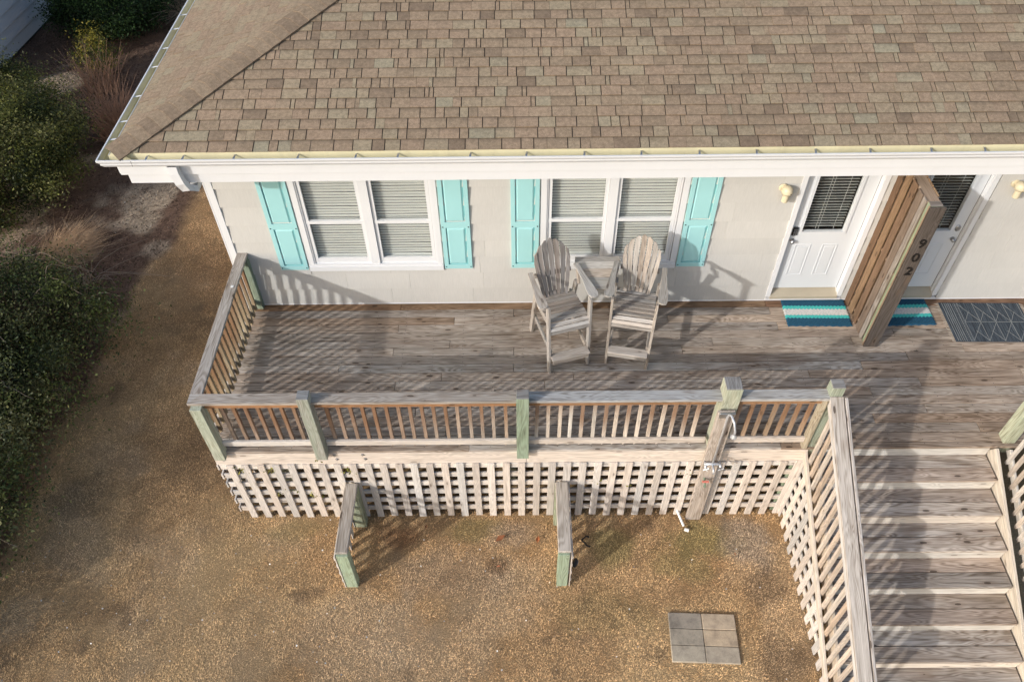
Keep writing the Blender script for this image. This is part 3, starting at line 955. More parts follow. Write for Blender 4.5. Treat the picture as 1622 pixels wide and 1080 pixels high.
# downspout elbow
dp = MB()
path = [(0.415, EY - .055, 2.90), (0.415, EY - .055, 2.80), (0.43, EY - .045, 2.66), (0.45, EY - .005, 2.55), (0.50, EY + .07, 2.49), (0.50, -.42, 2.50), (0.34, -.08, 2.50), (0.29, 0.22, 2.44), (0.29, 0.36, 2.2), (0.29, 0.36, G + .1)]
rw, rd = 0.052, 0.038
for i, p in enumerate(path):
    p = Vector(p); d = (Vector(path[min(i + 1, len(path) - 1)]) - Vector(path[max(i - 1, 0)])).normalized()
    a = Vector((1, 0, 0)); a = (a - d * a.dot(d)).normalized(); b = d.cross(a)
    for u, v in ((-1, -1), (1, -1), (1, 1), (-1, 1)):
        dp.V.append(tuple(p + a * u * rw + b * v * rd))
for i in range(len(path) - 1):
    for k in range(4):
        dp.F.append([i * 4 + k, i * 4 + (k + 1) % 4, (i + 1) * 4 + (k + 1) % 4, (i + 1) * 4 + k])
dp.build('downspout', M_GUTWHITE, house)

# ------------------------------------------------------------------ neighbour house
nh = thing('neighbour_house', 'grey clapboard wall of the neighbouring house at the top left corner', 'house', (-8.0, 9.0, G))
na = math.atan2(0.29, 3.63)
nd_ = Vector((math.sin(na), math.cos(na), 0)); nn_ = Vector((math.cos(na), -math.sin(na), 0))
q0 = Vector((-7.86, 9.13, 0)) - nd_ * 1.2
Lw = 14.0
def npt(s_, o_, z): 
    p = q0 + nd_ * s_ + nn_ * o_; return (p.x, p.y, z)
nb = MB()
nb.V = [npt(0, -.02, G), npt(Lw, -.02, G), npt(Lw, -6, G), npt(0, -6, G), npt(0, -.02, 3.6), npt(Lw, -.02, 3.6), npt(Lw, -6, 3.6), npt(0, -6, 3.6)]
nb.F = [(0, 1, 5, 4), (1, 2, 6, 5), (2, 3, 7, 6), (3, 0, 4, 7), (4, 5, 6, 7), (0, 3, 2, 1)]
nb.build('wall', M_INT, nh)  # dark backing seen between the boards stands in for the laps' shadow lines
rf = MB()
rf.V = [npt(-.4, .5, 3.5), npt(Lw + .4, .5, 3.5), npt(Lw + .4, -6.5, 3.5), npt(-.4, -6.5, 3.5), npt(3, -3, 5.2), npt(Lw - 3, -3, 5.2)]
rf.F = [(0, 1, 5, 4), (1, 2, 5), (2, 3, 4, 5), (3, 0, 4), (3, 2, 1, 0)]
rf.build('roof', M_FELT, nh)
z = G + .06
while z < 3.4:
    for k in range(3):
        L0, L1 = Lw * k / 3, Lw * (k + 1) / 3
        pm, ln = frame(npt(L0 + .003, .008, z + .14), npt(L1 - .003, .008, z + .14), tuple(nn_ + Vector((0, 0, .13))))
        link('siding_board', chbox(ln, 0.262, 0.012, M_NSIDING, 0.002), nh, pm)
    z += 0.28
box('corner_board', nh, (npt(-.0, 0, 0)[0] - .02, npt(0, 0, 0)[1] - .05, G), (npt(0, 0, 0)[0] + .05, npt(0, 0, 0)[1] - .002, 3.5), M_WHITE)

# ------------------------------------------------------------------ the deck
DY = -2.52
deck = thing('wooden_deck', 'weathered grey brown timber deck running along the house wall', 'deck', (0.44, DY, G))
joint_x = {0: [2.55, 7.72, 9.6, 11.4], 1: [4.15, 7.75, 11.0], 2: [3.32, 6.3, 8.6, 11.6], 3: [2.55, 5.5, 7.80, 10.9], 4: [4.9, 9.35, 12.1], 5: [3.28, 6.85, 8.75, 11.3],
           6: [2.52, 4.15, 6.42, 10.2], 7: [5.6, 9.40, 12.0], 8: [1.82, 4.15, 8.75, 11.3], 9: [3.2, 4.93, 8.02, 10.8], 10: [2.6, 4.55, 9.42, 12.3], 11: [3.9, 6.9, 8.74, 11.3],
           12: [5.2, 8.0, 10.9], 13: [2.9, 6.0, 9.35], 14: [4.4, 8.65, 11.7], 15: [3.3, 6.6, 9.9], 16: [5.0, 8.2, 11.2]}
PITCHB = -DY / 17.57
rb = random.Random(4)
for r_ in range(18):
    y1 = -r_ * PITCHB - .0042; y0 = max(-(r_ + 1) * PITCHB + .0042, DY)
    ends = [0.44 + rb.uniform(-.006, .006)] + joint_x.get(r_, [3.6, 7.4, 11.0]) + [13.2]
    for a, b in zip(ends[:-1], ends[1:]):
        base_c = GREY
        t = rb.random()
        if t < .22: base_c = (0.44, 0.40, 0.355)
        elif t < .38: base_c = (0.325, 0.275, 0.228)
        if a > 6.0: base_c = tuple(c * k_ for c, k_ in zip(base_c, (1.06, .98, .90)))
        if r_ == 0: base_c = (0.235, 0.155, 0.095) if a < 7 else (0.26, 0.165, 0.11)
        if r_ == 2 and a < 3.3: base_c = (0.30, 0.235, 0.18)
        yc = (y0 + y1) / 2; dz = rb.uniform(-.0015, .0015)
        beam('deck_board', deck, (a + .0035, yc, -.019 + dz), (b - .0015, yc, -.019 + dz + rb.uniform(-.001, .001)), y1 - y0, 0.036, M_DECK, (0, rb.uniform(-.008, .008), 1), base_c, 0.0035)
nl_ = MB()
for r_ in range(18):
    for x in np.arange(.62, 13.1, .406):
        for f in (.028, .112):
            yy = -r_ * PITCHB - f
            if yy < DY + .01: continue
            xx = x + rb.uniform(-.01, .01); q = .0052
            k = len(nl_.V)
            for i in range(6):
                nl_.V.append((xx + q * math.cos(i * PI / 3), yy + q * math.sin(i * PI / 3), .0022))
            nl_.F.append([k + i for i in range(6)])
o = nl_.build('screw_heads', M_DARKMETAL, deck, fix=False); o['kind'] = 'stuff'
# rims, joists, posts below
beam('rim_board', deck, (0.44, DY + .019, -.160), (4.30, DY + .019, -.160), 0.036, 0.235, M_PALE, (0, 0, 1), PALE)
beam('rim_board', deck, (4.303, DY + .019, -.160), (7.74, DY + .019, -.160), 0.036, 0.235, M_PALE, (0, 0, 1), (0.64, 0.60, 0.55))
beam('rim_board', deck, (0.459, DY + .04, -.160), (0.459, 0.0, -.160), 0.036, 0.235, M_PALE, (0, 0, 1), PALE)
for y in (-.35, -1.25, -2.15):
    beam('joist', deck, (0.48, y, -.135), (13.1, y, -.135), 0.045, 0.19, M_WOOD, (0, 0, 1), GREY)
for x in (1.0, 4.1, 7.2, 10.1, 12.8):
    for y in (-.5, -1.95):
        box('post', deck, (x - .07, y - .07, G - .1), (x + .07, y + .07, -.235), M_TREAT, color=(0.30, 0.31, 0.25))
for i, (x, z) in enumerate(((0.535, -.075), (0.555, -.165), (1.94, -.075), (1.96, -.165), (2.29, -.075), (2.31, -.165), (4.255, -.055), (4.26, -.155))):
    MB().lathe([(0.022, 0), (0.022, .004), (0.012, .006), (0.012, .014), (0.004, .016)], Matrix.Translation((x, DY + .001, z)) @ Euler((PI / 2, 0, 0)).to_matrix().to_4x4(), 10).build('bolt', M_STEEL, deck)
beam('bolt_rod', deck, (4.257, DY - .004, -.15), (4.257, DY - .004, -.02), 0.008, 0.008, M_STEEL, (0, 1, 0))

# ------------------------------------------------------------------ railings of the deck
CAPZ = 1.0
def rail_baluster(par, x, y, z0, z1, color):
    b = 0.038
    m = MB()
    # bevelled foot
    c = 0.022
    V = [(-b / 2, -b / 2), (b / 2, -b / 2), (b / 2, b / 2), (-b / 2, b / 2)]
    L = z1 - z0
    me = _bal_mesh(round(L, 3))
    mw = Matrix.Translation((x, y, (z0 + z1) / 2)) @ Euler((random.uniform(-.006, .006), -PI / 2 + random.uniform(-.006, .006), 0)).to_matrix().to_4x4()
    return link('baluster', me, par, mw, color)
_bm = {}
def _bal_mesh(L, mat=None):
    mat = mat or M_BAL
    if (L, mat.name) in _bm: return _bm[(L, mat.name)]
    b = 0.0195; a = L / 2
    V = [(a, -b, -b), (a, b, -b), (a, b, b), (a, -b, b), (-a, -b, b), (-a, b, b), (-a + .034, b, -b), (-a + .034, -b, -b)]
    F = [(0, 1, 2, 3), (7, 6, 5, 4), (3, 2, 5, 4), (0, 3, 4, 7), (1, 0, 7, 6), (2, 1, 6, 5)]
    me = mesh('baluster', V, F, mat); _fix_normals(me); _bm[(L, mat.name)] = me
    return me

lr = thing('deck_railing', 'short weathered timber railing closing the left end of the deck', 'railing', (0.5, -1.2, 0))
beam('cap_rail', lr, (0.535, -0.02, CAPZ - .019), (0.535, -2.39, CAPZ - .019), 0.14, 0.038, M_WOOD, (0, 0, 1), (0.36, 0.335, 0.305))
beam('top_rail', lr, (0.487, -0.03, CAPZ - .083), (0.487, -2.45, CAPZ - .083), 0.036, 0.088, M_WOOD, (0, 0, 1), GREY)
beam('bottom_rail', lr, (0.487, -0.03, .155), (0.487, -2.46, .155), 0.036, 0.088, M_WOOD, (0, 0, 1), PALE)
box('post', lr, (0.505, -.10, -.03), (0.595, -.008, CAPZ - .039), M_TREAT, color=(0.20, 0.25, 0.19))
y = -.19
while y > -2.40:
    rail_baluster(lr, 0.526, y, 0.045, CAPZ - .045, (0.34, 0.28, 0.19)); y -= .128
MB().lathe([(0.02, 0), (0.02, .004)], Matrix.Translation((0.55, -.66, CAPZ)), 12).build('bird_dropping', M_PVC, lr)

fr_ = thing('deck_railing', 'long front railing with rust coloured balusters above the lattice skirt', 'railing', (4.2, -2.45, 0))
capc = [(0.36, 0.335, 0.305), (0.34, 0.31, 0.275), (0.37, 0.36, 0.345), (0.40, 0.385, 0.36)]
# mitred corner of the cap
segs = [(0.466, 1.83), (1.833, 4.25), (4.253, 6.55), (6.553, 7.70)]
for (a, b), cc in zip(segs, capc):
    poly = [(a, DY - .012), (b, DY - .012), (b, -2.392), (a if a > 1 else a + .14, -2.392)]
    cx, cy = (a + b) / 2, -2.45
    prism('cap_rail', fr_, [(x - cx, y - cy) for x, y in poly], 0.038, M_WOOD, Matrix.Translation((cx, cy, CAPZ - .019)), cc, local=False)
prism('cap_rail', lr, [(-.07, 0.0), (.07, 0.0), (.07, -.0), (-.07, -.138)], 0.038, M_WOOD, Matrix.Translation((0.536, -2.3935, CAPZ - .0195)), (0.36, 0.335, 0.305), local=False)
for a, b in ((0.63, 1.735), (1.885, 4.18), (4.325, 6.45), (6.66, 7.70)):
    beam('top_rail', fr_, (a, -2.487, CAPZ - .083), (b, -2.487, CAPZ - .083), 0.036, 0.088, M_OAK, (0, 0, 1), (0.30, 0.17, 0.09))
    beam('bottom_rail', fr_, (a, -2.487, .150), (b, -2.487, .150), 0.036, 0.088, M_PALE, (0, 0, 1), (0.60, 0.56, 0.51))
box('post', fr_, (0.50, -2.60, -.06), (0.63, -2.47, CAPZ - .04), M_TREAT, color=(0.40, 0.40, 0.31))
beam('post', fr_, (1.81, -2.54, -.06), (1.80, -2.52, 1.12), 0.135, 0.13, M_TREAT, (0, 1, 0), (0.31, 0.30, 0.265))
box('post', fr_, (4.183, -2.605, -.06), (4.325, -2.475, 1.13), M_TREAT, color=(0.30, 0.38, 0.27))
box('post', fr_, (7.70, -2.50, -.20), (7.845, -2.37, 1.14), M_TREAT, color=(0.40, 0.42, 0.32))
box('post', fr_, (7.64, -2.535, -.0), (7.697, -2.44, .96), M_WOOD, color=(0.40, 0.37, 0.29))
for (xa, xb, ya, yb, zt) in ((1.733, 1.867, -2.582, -2.455, 1.1215), (4.184, 4.324, -2.604, -2.476, 1.1305), (7.701, 7.844, -2.499, -2.371, 1.1405)):
    box('post_top', fr_, (xa, ya, zt), (xb, yb, zt + .012), M_WOOD, 0.003, (0.25, 0.25, 0.245))
bals = []
for x in [0.78, 0.92, 1.06, 1.20, 1.34, 1.48, 1.62]: bals.append(x)
x = 1.99
while x < 4.15: bals.append(x); x += .1375
x = 4.42
while x < 6.42: bals.append(x); x += .1335
x = 6.76
while x < 7.62: bals.append(x); x += .135
for x in bals:
    rail_baluster(fr_, x + random.uniform(-.006, .006), -2.448, 0.03, CAPZ - .04, (0.29, 0.22, 0.17) if x < 3.2 else (0.38, 0.31, 0.25) if x < 4.3 else (0.60, 0.55, 0.48) if x < 6.85 else (0.36, 0.27, 0.19))

# ------------------------------------------------------------------ lattice skirt below the deck
sk = thing('lattice_skirt', 'pale timber lattice of wide slats hiding the space under the deck front', 'lattice', (4, DY, G))
def slat_col(): 
    v = random.uniform(.80, 1.06)
    return (0.625 * v, 0.585 * v, 0.540 * v)
x = 0.60
i = 0
while x < 7.70:
    if not (6.40 < x < 6.62):
        box('lattice_slat', sk, (x - .045 + random.uniform(-.004, .004), DY - .024, G - .01 + random.uniform(-.02, .02)), (x + .045, DY - .002, -.272 + random.uniform(-.004, .012)), M_PALE, 0.002, slat_col())
    x += .1915; i += 1
for zc in (-.335, -.545, -.75, -.955, -1.16, -1.365):
    beam('lattice_rail', sk, (0.46, DY + .012, zc), (4.1, DY + .012, zc), 0.022, 0.094, M_PALE, (0, 0, 1), slat_col(), 0.002)
    beam('lattice_rail', sk, (4.103, DY + .012, zc), (7.76, DY + .012, zc), 0.022, 0.094, M_PALE, (0, 0, 1), slat_col(), 0.002)
beam('ledger', sk, (0.42, DY + .040, -.30), (7.74, DY + .040, -.30), 0.03, 0.05, M_PALE, (0, 0, 1), PALE)
sk2 = thing('lattice_skirt', 'narrow lattice return under the left end of the deck', 'lattice', (0.45, -1.2, G))
y = -2.40
while y < -.05:
    box('lattice_slat', sk2, (0.455, y - .045, G - .01), (0.477, y + .045, -.28), M_PALE, 0.002, slat_col()); y += .19
for zc in (-.335, -.545, -.75, -.955, -1.16, -1.365):
    beam('lattice_rail', sk2, (0.441, DY - .01, zc), (0.441, -.03, zc), 0.022, 0.10, M_PALE, (0, 0, 1), slat_col(), 0.002)

# ------------------------------------------------------------------ stairs
RISE, RUN = 0.1934, 0.36
SX0, SX1 = 7.86, 9.99
stairs = thing('deck_stairs', 'wide weathered timber stairs with two board treads going down from the deck', 'stairs', (8.9, -4.0, G))
rs = random.Random(9)
for k in range(1, 8):
    ny = DY - RUN * k; z = -RISE * k
    for j in range(2):
        y0 = ny + .002 + j * .196; y1 = y0 + .187
        cc = [(0.47, 0.42, 0.365), (0.39, 0.335, 0.28), (0.51, 0.46, 0.405), (0.44, 0.37, 0.31)][rs.randrange(4)]
        beam('tread_board', stairs, (SX0 + rs.uniform(-.01, .0), (y0 + y1) / 2, z - .019), (SX1 - .03, (y0 + y1) / 2, z - .019), y1 - y0, .036, M_DECK, (0, 0, 1), cc, 0.005)
for k in range(0, 8):
    ny = DY - RUN * k + .022; z = -RISE * k
    if k > 0 or True:
        beam('riser', stairs, (SX0 + .002, ny, z - .037 - (RISE - .037) / 2 + .0), (SX1 - .034, ny, z - .037 - (RISE - .037) / 2), .022, RISE - .040, M_PALE, (0, 0, 1), (0.66, 0.61, 0.54), 0.002)
def sl(y, off=0.0): return 0.5372 * (y - DY) + off
YB = -5.35
sn = Vector((0, -0.473, 0.881))
for x, nm in ((SX0 - .022, 'stringer'), (SX1 + .012, 'stringer')):
    d_ = .105
    a = Vector((x, DY - .02, sl(DY - .02))) - sn * d_; b = Vector((x, YB, sl(YB))) - sn * d_
    beam(nm, stairs, a, b, .040, .24, M_PALE, tuple(sn), (0.56, 0.49, 0.40))
def stair_rail(xs_, sgn, label):
    """sgn +1: left side of the stair (outside is -x)"""
    r = thing('stair_railing', label, 'railing', (xs_, -4.0, G))
    def bm(nm, dx, off, w, t, mat, col, y0=DY + .02, y1=YB):
        beam(nm, r, (xs_ + sgn * dx, y0, sl(y0, off)), (xs_ + sgn * dx, y1, sl(y1, off)), w, t, mat, tuple(sn), col)
    bm('cap_rail', 0.015, CAPZ - .02, .155, .038, M_WOOD, (0.44, 0.42, 0.39))
    bm('hand_rail', 0.125, CAPZ - .045, .034, .085, M_WOOD, (0.40, 0.37, 0.34))
    bm('top_rail', -0.03, CAPZ - .105, .036, .088, M_PALE, PALE)
    bm('bottom_rail', -0.045, -.115, .036, .088, M_PALE, (0.60, 0.54, 0.46))
    y = DY - .11
    while y > YB:
        z0 = sl(y, -.15); z1 = sl(y, CAPZ - .06)
        me = _bal_mesh(round(z1 - z0, 3), M_PALE)
        link('baluster', me, r, Matrix.Translation((xs_ - sgn * .005, y, (z0 + z1) / 2)) @ Euler((0, -PI / 2, 0 if sgn < 0 else PI)).to_matrix().to_4x4(), [(0.60, 0.54, 0.47), (0.55, 0.47, 0.39), (0.50, 0.42, 0.34)][rs.randrange(3)])
        y -= .134
    return r
stair_rail(7.762, 1, 'long sloping stair railing with a wide pale cap beside the lawn')
r2 = stair_rail(10.17, -1, 'sloping railing on the right side of the stairs at the picture edge')
box('post', r2, (10.10, -2.47, -.2), (10.245, -2.33, 1.14), M_TREAT, color=(0.38, 0.41, 0.31))
# lattice below the stair rail
sl_l = thing('lattice_skirt', 'triangular lattice under the stair railing on the lawn side', 'lattice', (7.75, -4, G))
y = DY - .02
while y > YB:
    zt = sl(y, -.16)
    if zt > G + .06:
        box('lattice_slat', sl_l, (7.722, y - .045, G - .01), (7.742, y + .045, zt), M_PALE, 0.002, slat_col())
    y -= .186
for zc in (-.40, -.60, -.80, -1.0, -1.2, -1.4):
    ye = DY + (zc + .05 + .16) / .5372
    if DY + .0 > ye: beam('lattice_rail', sl_l, (7.755, DY + .02, zc), (7.755, max(ye, YB), zc), 0.02, 0.09, M_PALE, (0, 0, 1), slat_col(), 0.002)
box('post', sl_l, (7.62, -2.49, G), (7.715, -2.40, -.28), M_TREAT, color=(0.26, 0.34, 0.24))

# ------------------------------------------------------------------ short lattice stub walls on the lawn
def stub(x0, label, left):
    s = thing('stub_wall', label, 'screen wall', (x0, -3.0, G), group='short lattice screen walls standing on the lawn')
    x1 = x0 + .17
    zt = -.66
    beam('cap_board', s, ((x0 + x1) / 2, -2.56, zt - .019), ((x0 + x1) / 2, -3.53, zt - .019), .165, .038, M_WOOD, (0, 0, 1), (0.47, 0.42, 0.36), 0.012)
    box('post', s, (x0 + (.022 if left else .008), -3.555, G - .05), (x1 - (.006 if left else .026), -3.44, zt - .04), M_TREAT, color=(0.34, 0.44, 0.32))
    box('post', s, (x0 + (.022 if left else .0), -2.70, G - .05), (x1 - (.0 if left else .026), -2.575, zt - .04), M_TREAT, color=(0.33, 0.36, 0.25))
    for xx in ((x0 - .002,) if left else (x1 - .006,)):
        yy = -3.52
        while yy < -2.6:
            box('lattice_slat', s, (xx, yy - .035, G - .01), (xx + .011, yy + .035, zt - .05), M_PALE, 0.001, slat_col()); yy += .17
        for zc in (-.78, -.98, -1.18, -1.38):
            beam('lattice_rail', s, (xx - .008 if xx < x0 + .05 else xx + .018, -3.55, zc), (xx - .008 if xx < x0 + .05 else xx + .018, -2.58, zc), .010, .07, M_PALE, (0, 0, 1), slat_col(), 0.001)
stub(1.975, 'left short stub wall with timber cap and bright green end post', True)
stub(4.665, 'right short stub wall with grey timber cap in front of the lattice', False)

# ------------------------------------------------------------------ outdoor shower on its post
sh = thing('outdoor_shower', 'outdoor shower post with chrome riser pipe and shower head on a tall plank', 'shower', (6.55, -2.6, G))
box('post', sh, (6.50, -2.55, -.26), (6.69, -2.36, 1.19), M_TREAT, color=(0.40, 0.42, 0.34))
box('post_top', sh, (6.505, -2.545, 1.191), (6.685, -2.365, 1.205), M_WOOD, 0.004, color=(0.30, 0.31, 0.315))
beam('back_plank', sh, (6.555, -2.60, G - .03), (6.555, -2.60, .87), .20, .045, M_WOOD, (0, -1, 0), (0.47, 0.425, 0.38), 0.006)
yq = -2.66
MB().tube([(6.56, yq, -.10), (6.56, yq, .84), (6.565, yq - .01, .90), (6.58, yq - .05, .93), (6.60, yq - .12, .90), (6.62, yq - .17, .80), (6.62, yq - .175, .74)], .0135, 10).build('riser_pipe', M_CHROME, sh, smooth=True)
MB().lathe([(0.006, .06), (0.012, .03), (0.034, .0), (0.038, -.02), (0.03, -.028)], Matrix.Translation((6.62, yq - .175, .72)), 16).build('shower_head', M_CHROME, sh, smooth=True)
box('bracket', sh, (6.47, -2.645, .80), (6.65, -2.626, .88), M_STEEL, 0.004)
MB().tube([(6.46, yq, -.12), (6.66, yq, -.12)], .022, 10).tube([(6.56, yq, -.12), (6.56, yq - .09, -.13), (6.56, yq - .11, -.17)], .014, 8).tube([(6.47, -2.62, -.12), (6.47, yq - .06, -.12)], .015).tube([(6.65, -2.62, -.12), (6.65, yq - .06, -.12)], .015).build('valve_body', M_CHROME, sh, smooth=True)
for x in (6.47, 6.65):
    h = MB()
    for a_ in (0, PI / 2): 
        dx, dz = .038 * math.cos(a_ + .5), .038 * math.sin(a_ + .5)
        h.tube([(x - dx, yq - .075, -.12 - dz), (x + dx, yq - .075, -.12 + dz)], .009, 6)
    h.build('tap_handle', M_PVC if x < 6.5 else M_STEEL, sh)
MB().tube([(6.53, -2.62, -.50), (6.53, -2.70, -.51), (6.53, -2.715, -.56)], .015, 8).build('hose_tap', plain('verdigris brass', (0.22, 0.3, 0.22), 0.5, 0.2, 9, metal=0.5), sh)
MB().tube([(6.49, -2.695, -.47), (6.57, -2.695, -.47)], .016, 8).build('tap_handle', plain('faded red tap', (0.50, 0.16, 0.12), 0.6, 0.1, 9), sh)

# ------------------------------------------------------------------ divider screen with the house number
dv = thing('divider_screen', 'slatted timber privacy screen between the two doors carrying the number 902', 'screen', (8.95, -.5, 0))
XA, XB = 8.855, 9.045
for i, yc in enumerate((-.085, -.255, -.43, -.605)):
    cc = [(0.17, 0.108, 0.068), (0.27, 0.168, 0.095), (0.225, 0.15, 0.098), (0.22, 0.175, 0.14)][i]
    beam('screen_board', dv, (XA + .010, yc, .012), (XA + .010, yc, 2.372), .128, .020, M_OAK, (-1, 0, 0), tuple(v * .86 for v in cc))
for i, yc in enumerate((-.085, -.255, -.43, -.605)):
    beam('screen_board', dv, (XB - .010, yc, .012), (XB - .010, yc, 2.372), .152, .020, M_OAK, (1, 0, 0), (0.30, 0.21, 0.13))
for z in (.10, 1.22, 2.345):
    beam('cross_rail', dv, (8.95, -.005, z), (8.95, -.775, z), .145, .04, M_OAK, (0, 0, 1), (0.34, 0.25, 0.18))
box('post', dv, (XA + .025, -.87, .004), (XB - .022, -.78, 2.366), M_TREAT, color=(0.30, 0.33, 0.19))
box('post_top', dv, (XA + .026, -.869, 2.3665), (XB - .023, -.781, 2.374), M_WOOD, 0.002, (0.24, 0.22, 0.20))
beam('edge_board', dv, (XA + .010, -.735, .012), (XA + .010, -.735, 2.375), .085, .020, M_WOOD, (-1, 0, 0), (0.31, 0.265, 0.225))
beam('edge_board', dv, (XA + .010, -.885, .012), (XA + .010, -.885, 2.375), .05, .020, M_OAK, (-1, 0, 0), (0.28, 0.20, 0.145))
beam('front_board', dv, ((XA + XB) / 2, -.90, .006), ((XA + XB) / 2, -.90, 2.38), .190, .028, M_WOOD, (0, -1, 0), (0.082, 0.071, 0.063), 0.005)
for ch, x, z in (('9', 8.955, 1.85), ('0', 8.955, 1.63), ('2', 8.955, 1.41)):
    cu = bpy.data.curves.new('numeral', 'FONT'); cu.body = ch; cu.size = 0.185; cu.extrude = 0.006; cu.offset = -0.001
    cu.align_x = 'CENTER'; cu.align_y = 'CENTER'
    cu.materials.append(M_DARKMETAL)
    tmp = bpy.data.objects.new('tmp', cu); C.objects.link(tmp)
    bpy.context.view_layer.update()
    me = bpy.data.meshes.new_from_object(tmp.evaluated_get(bpy.context.evaluated_depsgraph_get()))
    bpy.data.objects.remove(tmp); me.name = 'numeral'
    link('house_number', me, dv, Matrix.Translation((x, -.924, z)) @ Euler((PI / 2, 0, 0)).to_matrix().to_4x4())

# ------------------------------------------------------------------ wall lamps
def wall_lamp(x, z, label):
    t = thing('wall_lamp', label, 'lamp', (x, -.02, z), group='cream dome lamps beside the doors')
    Rm = Euler((PI / 2, 0, 0)).to_matrix().to_4x4()
    MB().lathe([(0.055, 0), (0.055, .012), (0.045, .02), (.03, .022)], Matrix.Translation((-.03, 0, .0)) @ Rm, 18).build('back_plate', M_CREAM, t, mw=Matrix(), local=True)
    hood = MB()
    hood.lathe([(.066, -.03), (.070, 0.0), (.064, .035), (.046, .06), (.02, .072)], Matrix.Translation((.0, -.085, .0)), 20)
    hood.tube([(-.03, 0, 0), (-.012, -.05, 0.005)], .026, 10)
    hood.build('hood', M_CREAM, t, smooth=True, mw=Matrix(), local=True)
    MB().lathe([(.036, -.155), (.040, -.15), (.040, -.02)], Matrix.Translation((.0, -.085, .0)), 16).build('shade', M_CREAM, t, mw=Matrix(), local=True)
    MB().lathe([(.007, 0), (.007, .004)], Matrix.Translation((.03, -.147, 0)) @ Rm, 8).build('sensor', M_BLACK, t, mw=Matrix(), local=True)
wall_lamp(7.53, 2.0, 'cream dome lamp on the wall left of the first white door')
wall_lamp(10.37, 2.03, 'cream dome lamp on the wall at the right edge beyond the second door')

# ------------------------------------------------------------------ mats and rug
def rope_mat(x0, x1, y0, y1, label, rz):
    s = NT('rope mat cord')
    co = s.obj(); sx = s.n('SeparateXYZ'); s.l(co, sx.inputs[0])
    wob = s.math('MULTIPLY', s.math('SINE', s.math('MULTIPLY', sx.outputs[0], 125.0)), 0.006)
    v = s.math('ABSOLUTE', s.math('ADD', sx.outputs[1], wob))
    h = (y1 - y0) / 2
    c = s.mix(s.math('GREATER_THAN', v, h * .22), (0.58, 0.56, 0.53), (0.06, 0.46, 0.42))
    c = s.mix(s.math('GREATER_THAN', v, h * .45), c, (0.008, 0.070, 0.125))
    n = s.noise(co, 90, 3, .7)
    s.base(s.mix(1.0, c, s.ramp(n, [(.3, .65), (.7, 1.3)]), 'MULTIPLY')); s.rough(.85)
    nx, ny = 150, 84
    hx, hy = (x1 - x0) / 2, h
    X, Y = np.meshgrid(np.linspace(-hx, hx, nx), np.linspace(-hy, hy, ny), indexing='ij')
    edge = np.minimum(np.clip((hx - np.abs(X)) / .02, 0, 1), np.clip((hy - np.abs(Y)) / .02, 0, 1))
    row = Y / .026
    Z = 0.010 + 0.008 * np.abs(np.sin(X * 62 + (np.floor(row) % 2) * PI / 2)) * np.abs(np.sin(row * PI)) + .002 * RNG.random(X.shape)
    Z = np.where((np.arange(nx)[:, None] % (nx - 1) == 0) | (np.arange(ny)[None] % (ny - 1) == 0), 0.001, Z * (0.35 + .65 * np.sqrt(edge)))
    Xw = X + .004 * np.sin(Y * 120) * (np.abs(X) > hx * .97); Yw = Y + .005 * np.sin(X * 62) * (np.abs(Y) > hy * .95)
    Vv = np.stack([Xw, Yw, Z + .003], -1).reshape(-1, 3)
    a, b = np.meshgrid(np.arange(nx - 1), np.arange(ny - 1), indexing='ij'); q = (a * ny + b).ravel()
    me = mesh_np('doormat', Vv, np.stack([q, q + ny, q + ny + 1, q + 1], -1), s.m)
    o = link('doormat', me, None, Matrix.Translation(((x0 + x1) / 2, (y0 + y1) / 2, 0)) @ Matrix.Rotation(rz, 4, 'Z'))
    tag(o, label, 'doormat', 'navy, aqua and white rope doormats')
rope_mat(7.94, 8.83, -.53, -.01, 'striped rope doormat lying wholly in view before the left door', math.radians(-1))
rope_mat(9.13, 9.98, -.53, .0, 'striped rope doormat half hidden behind the number screen', math.radians(1))

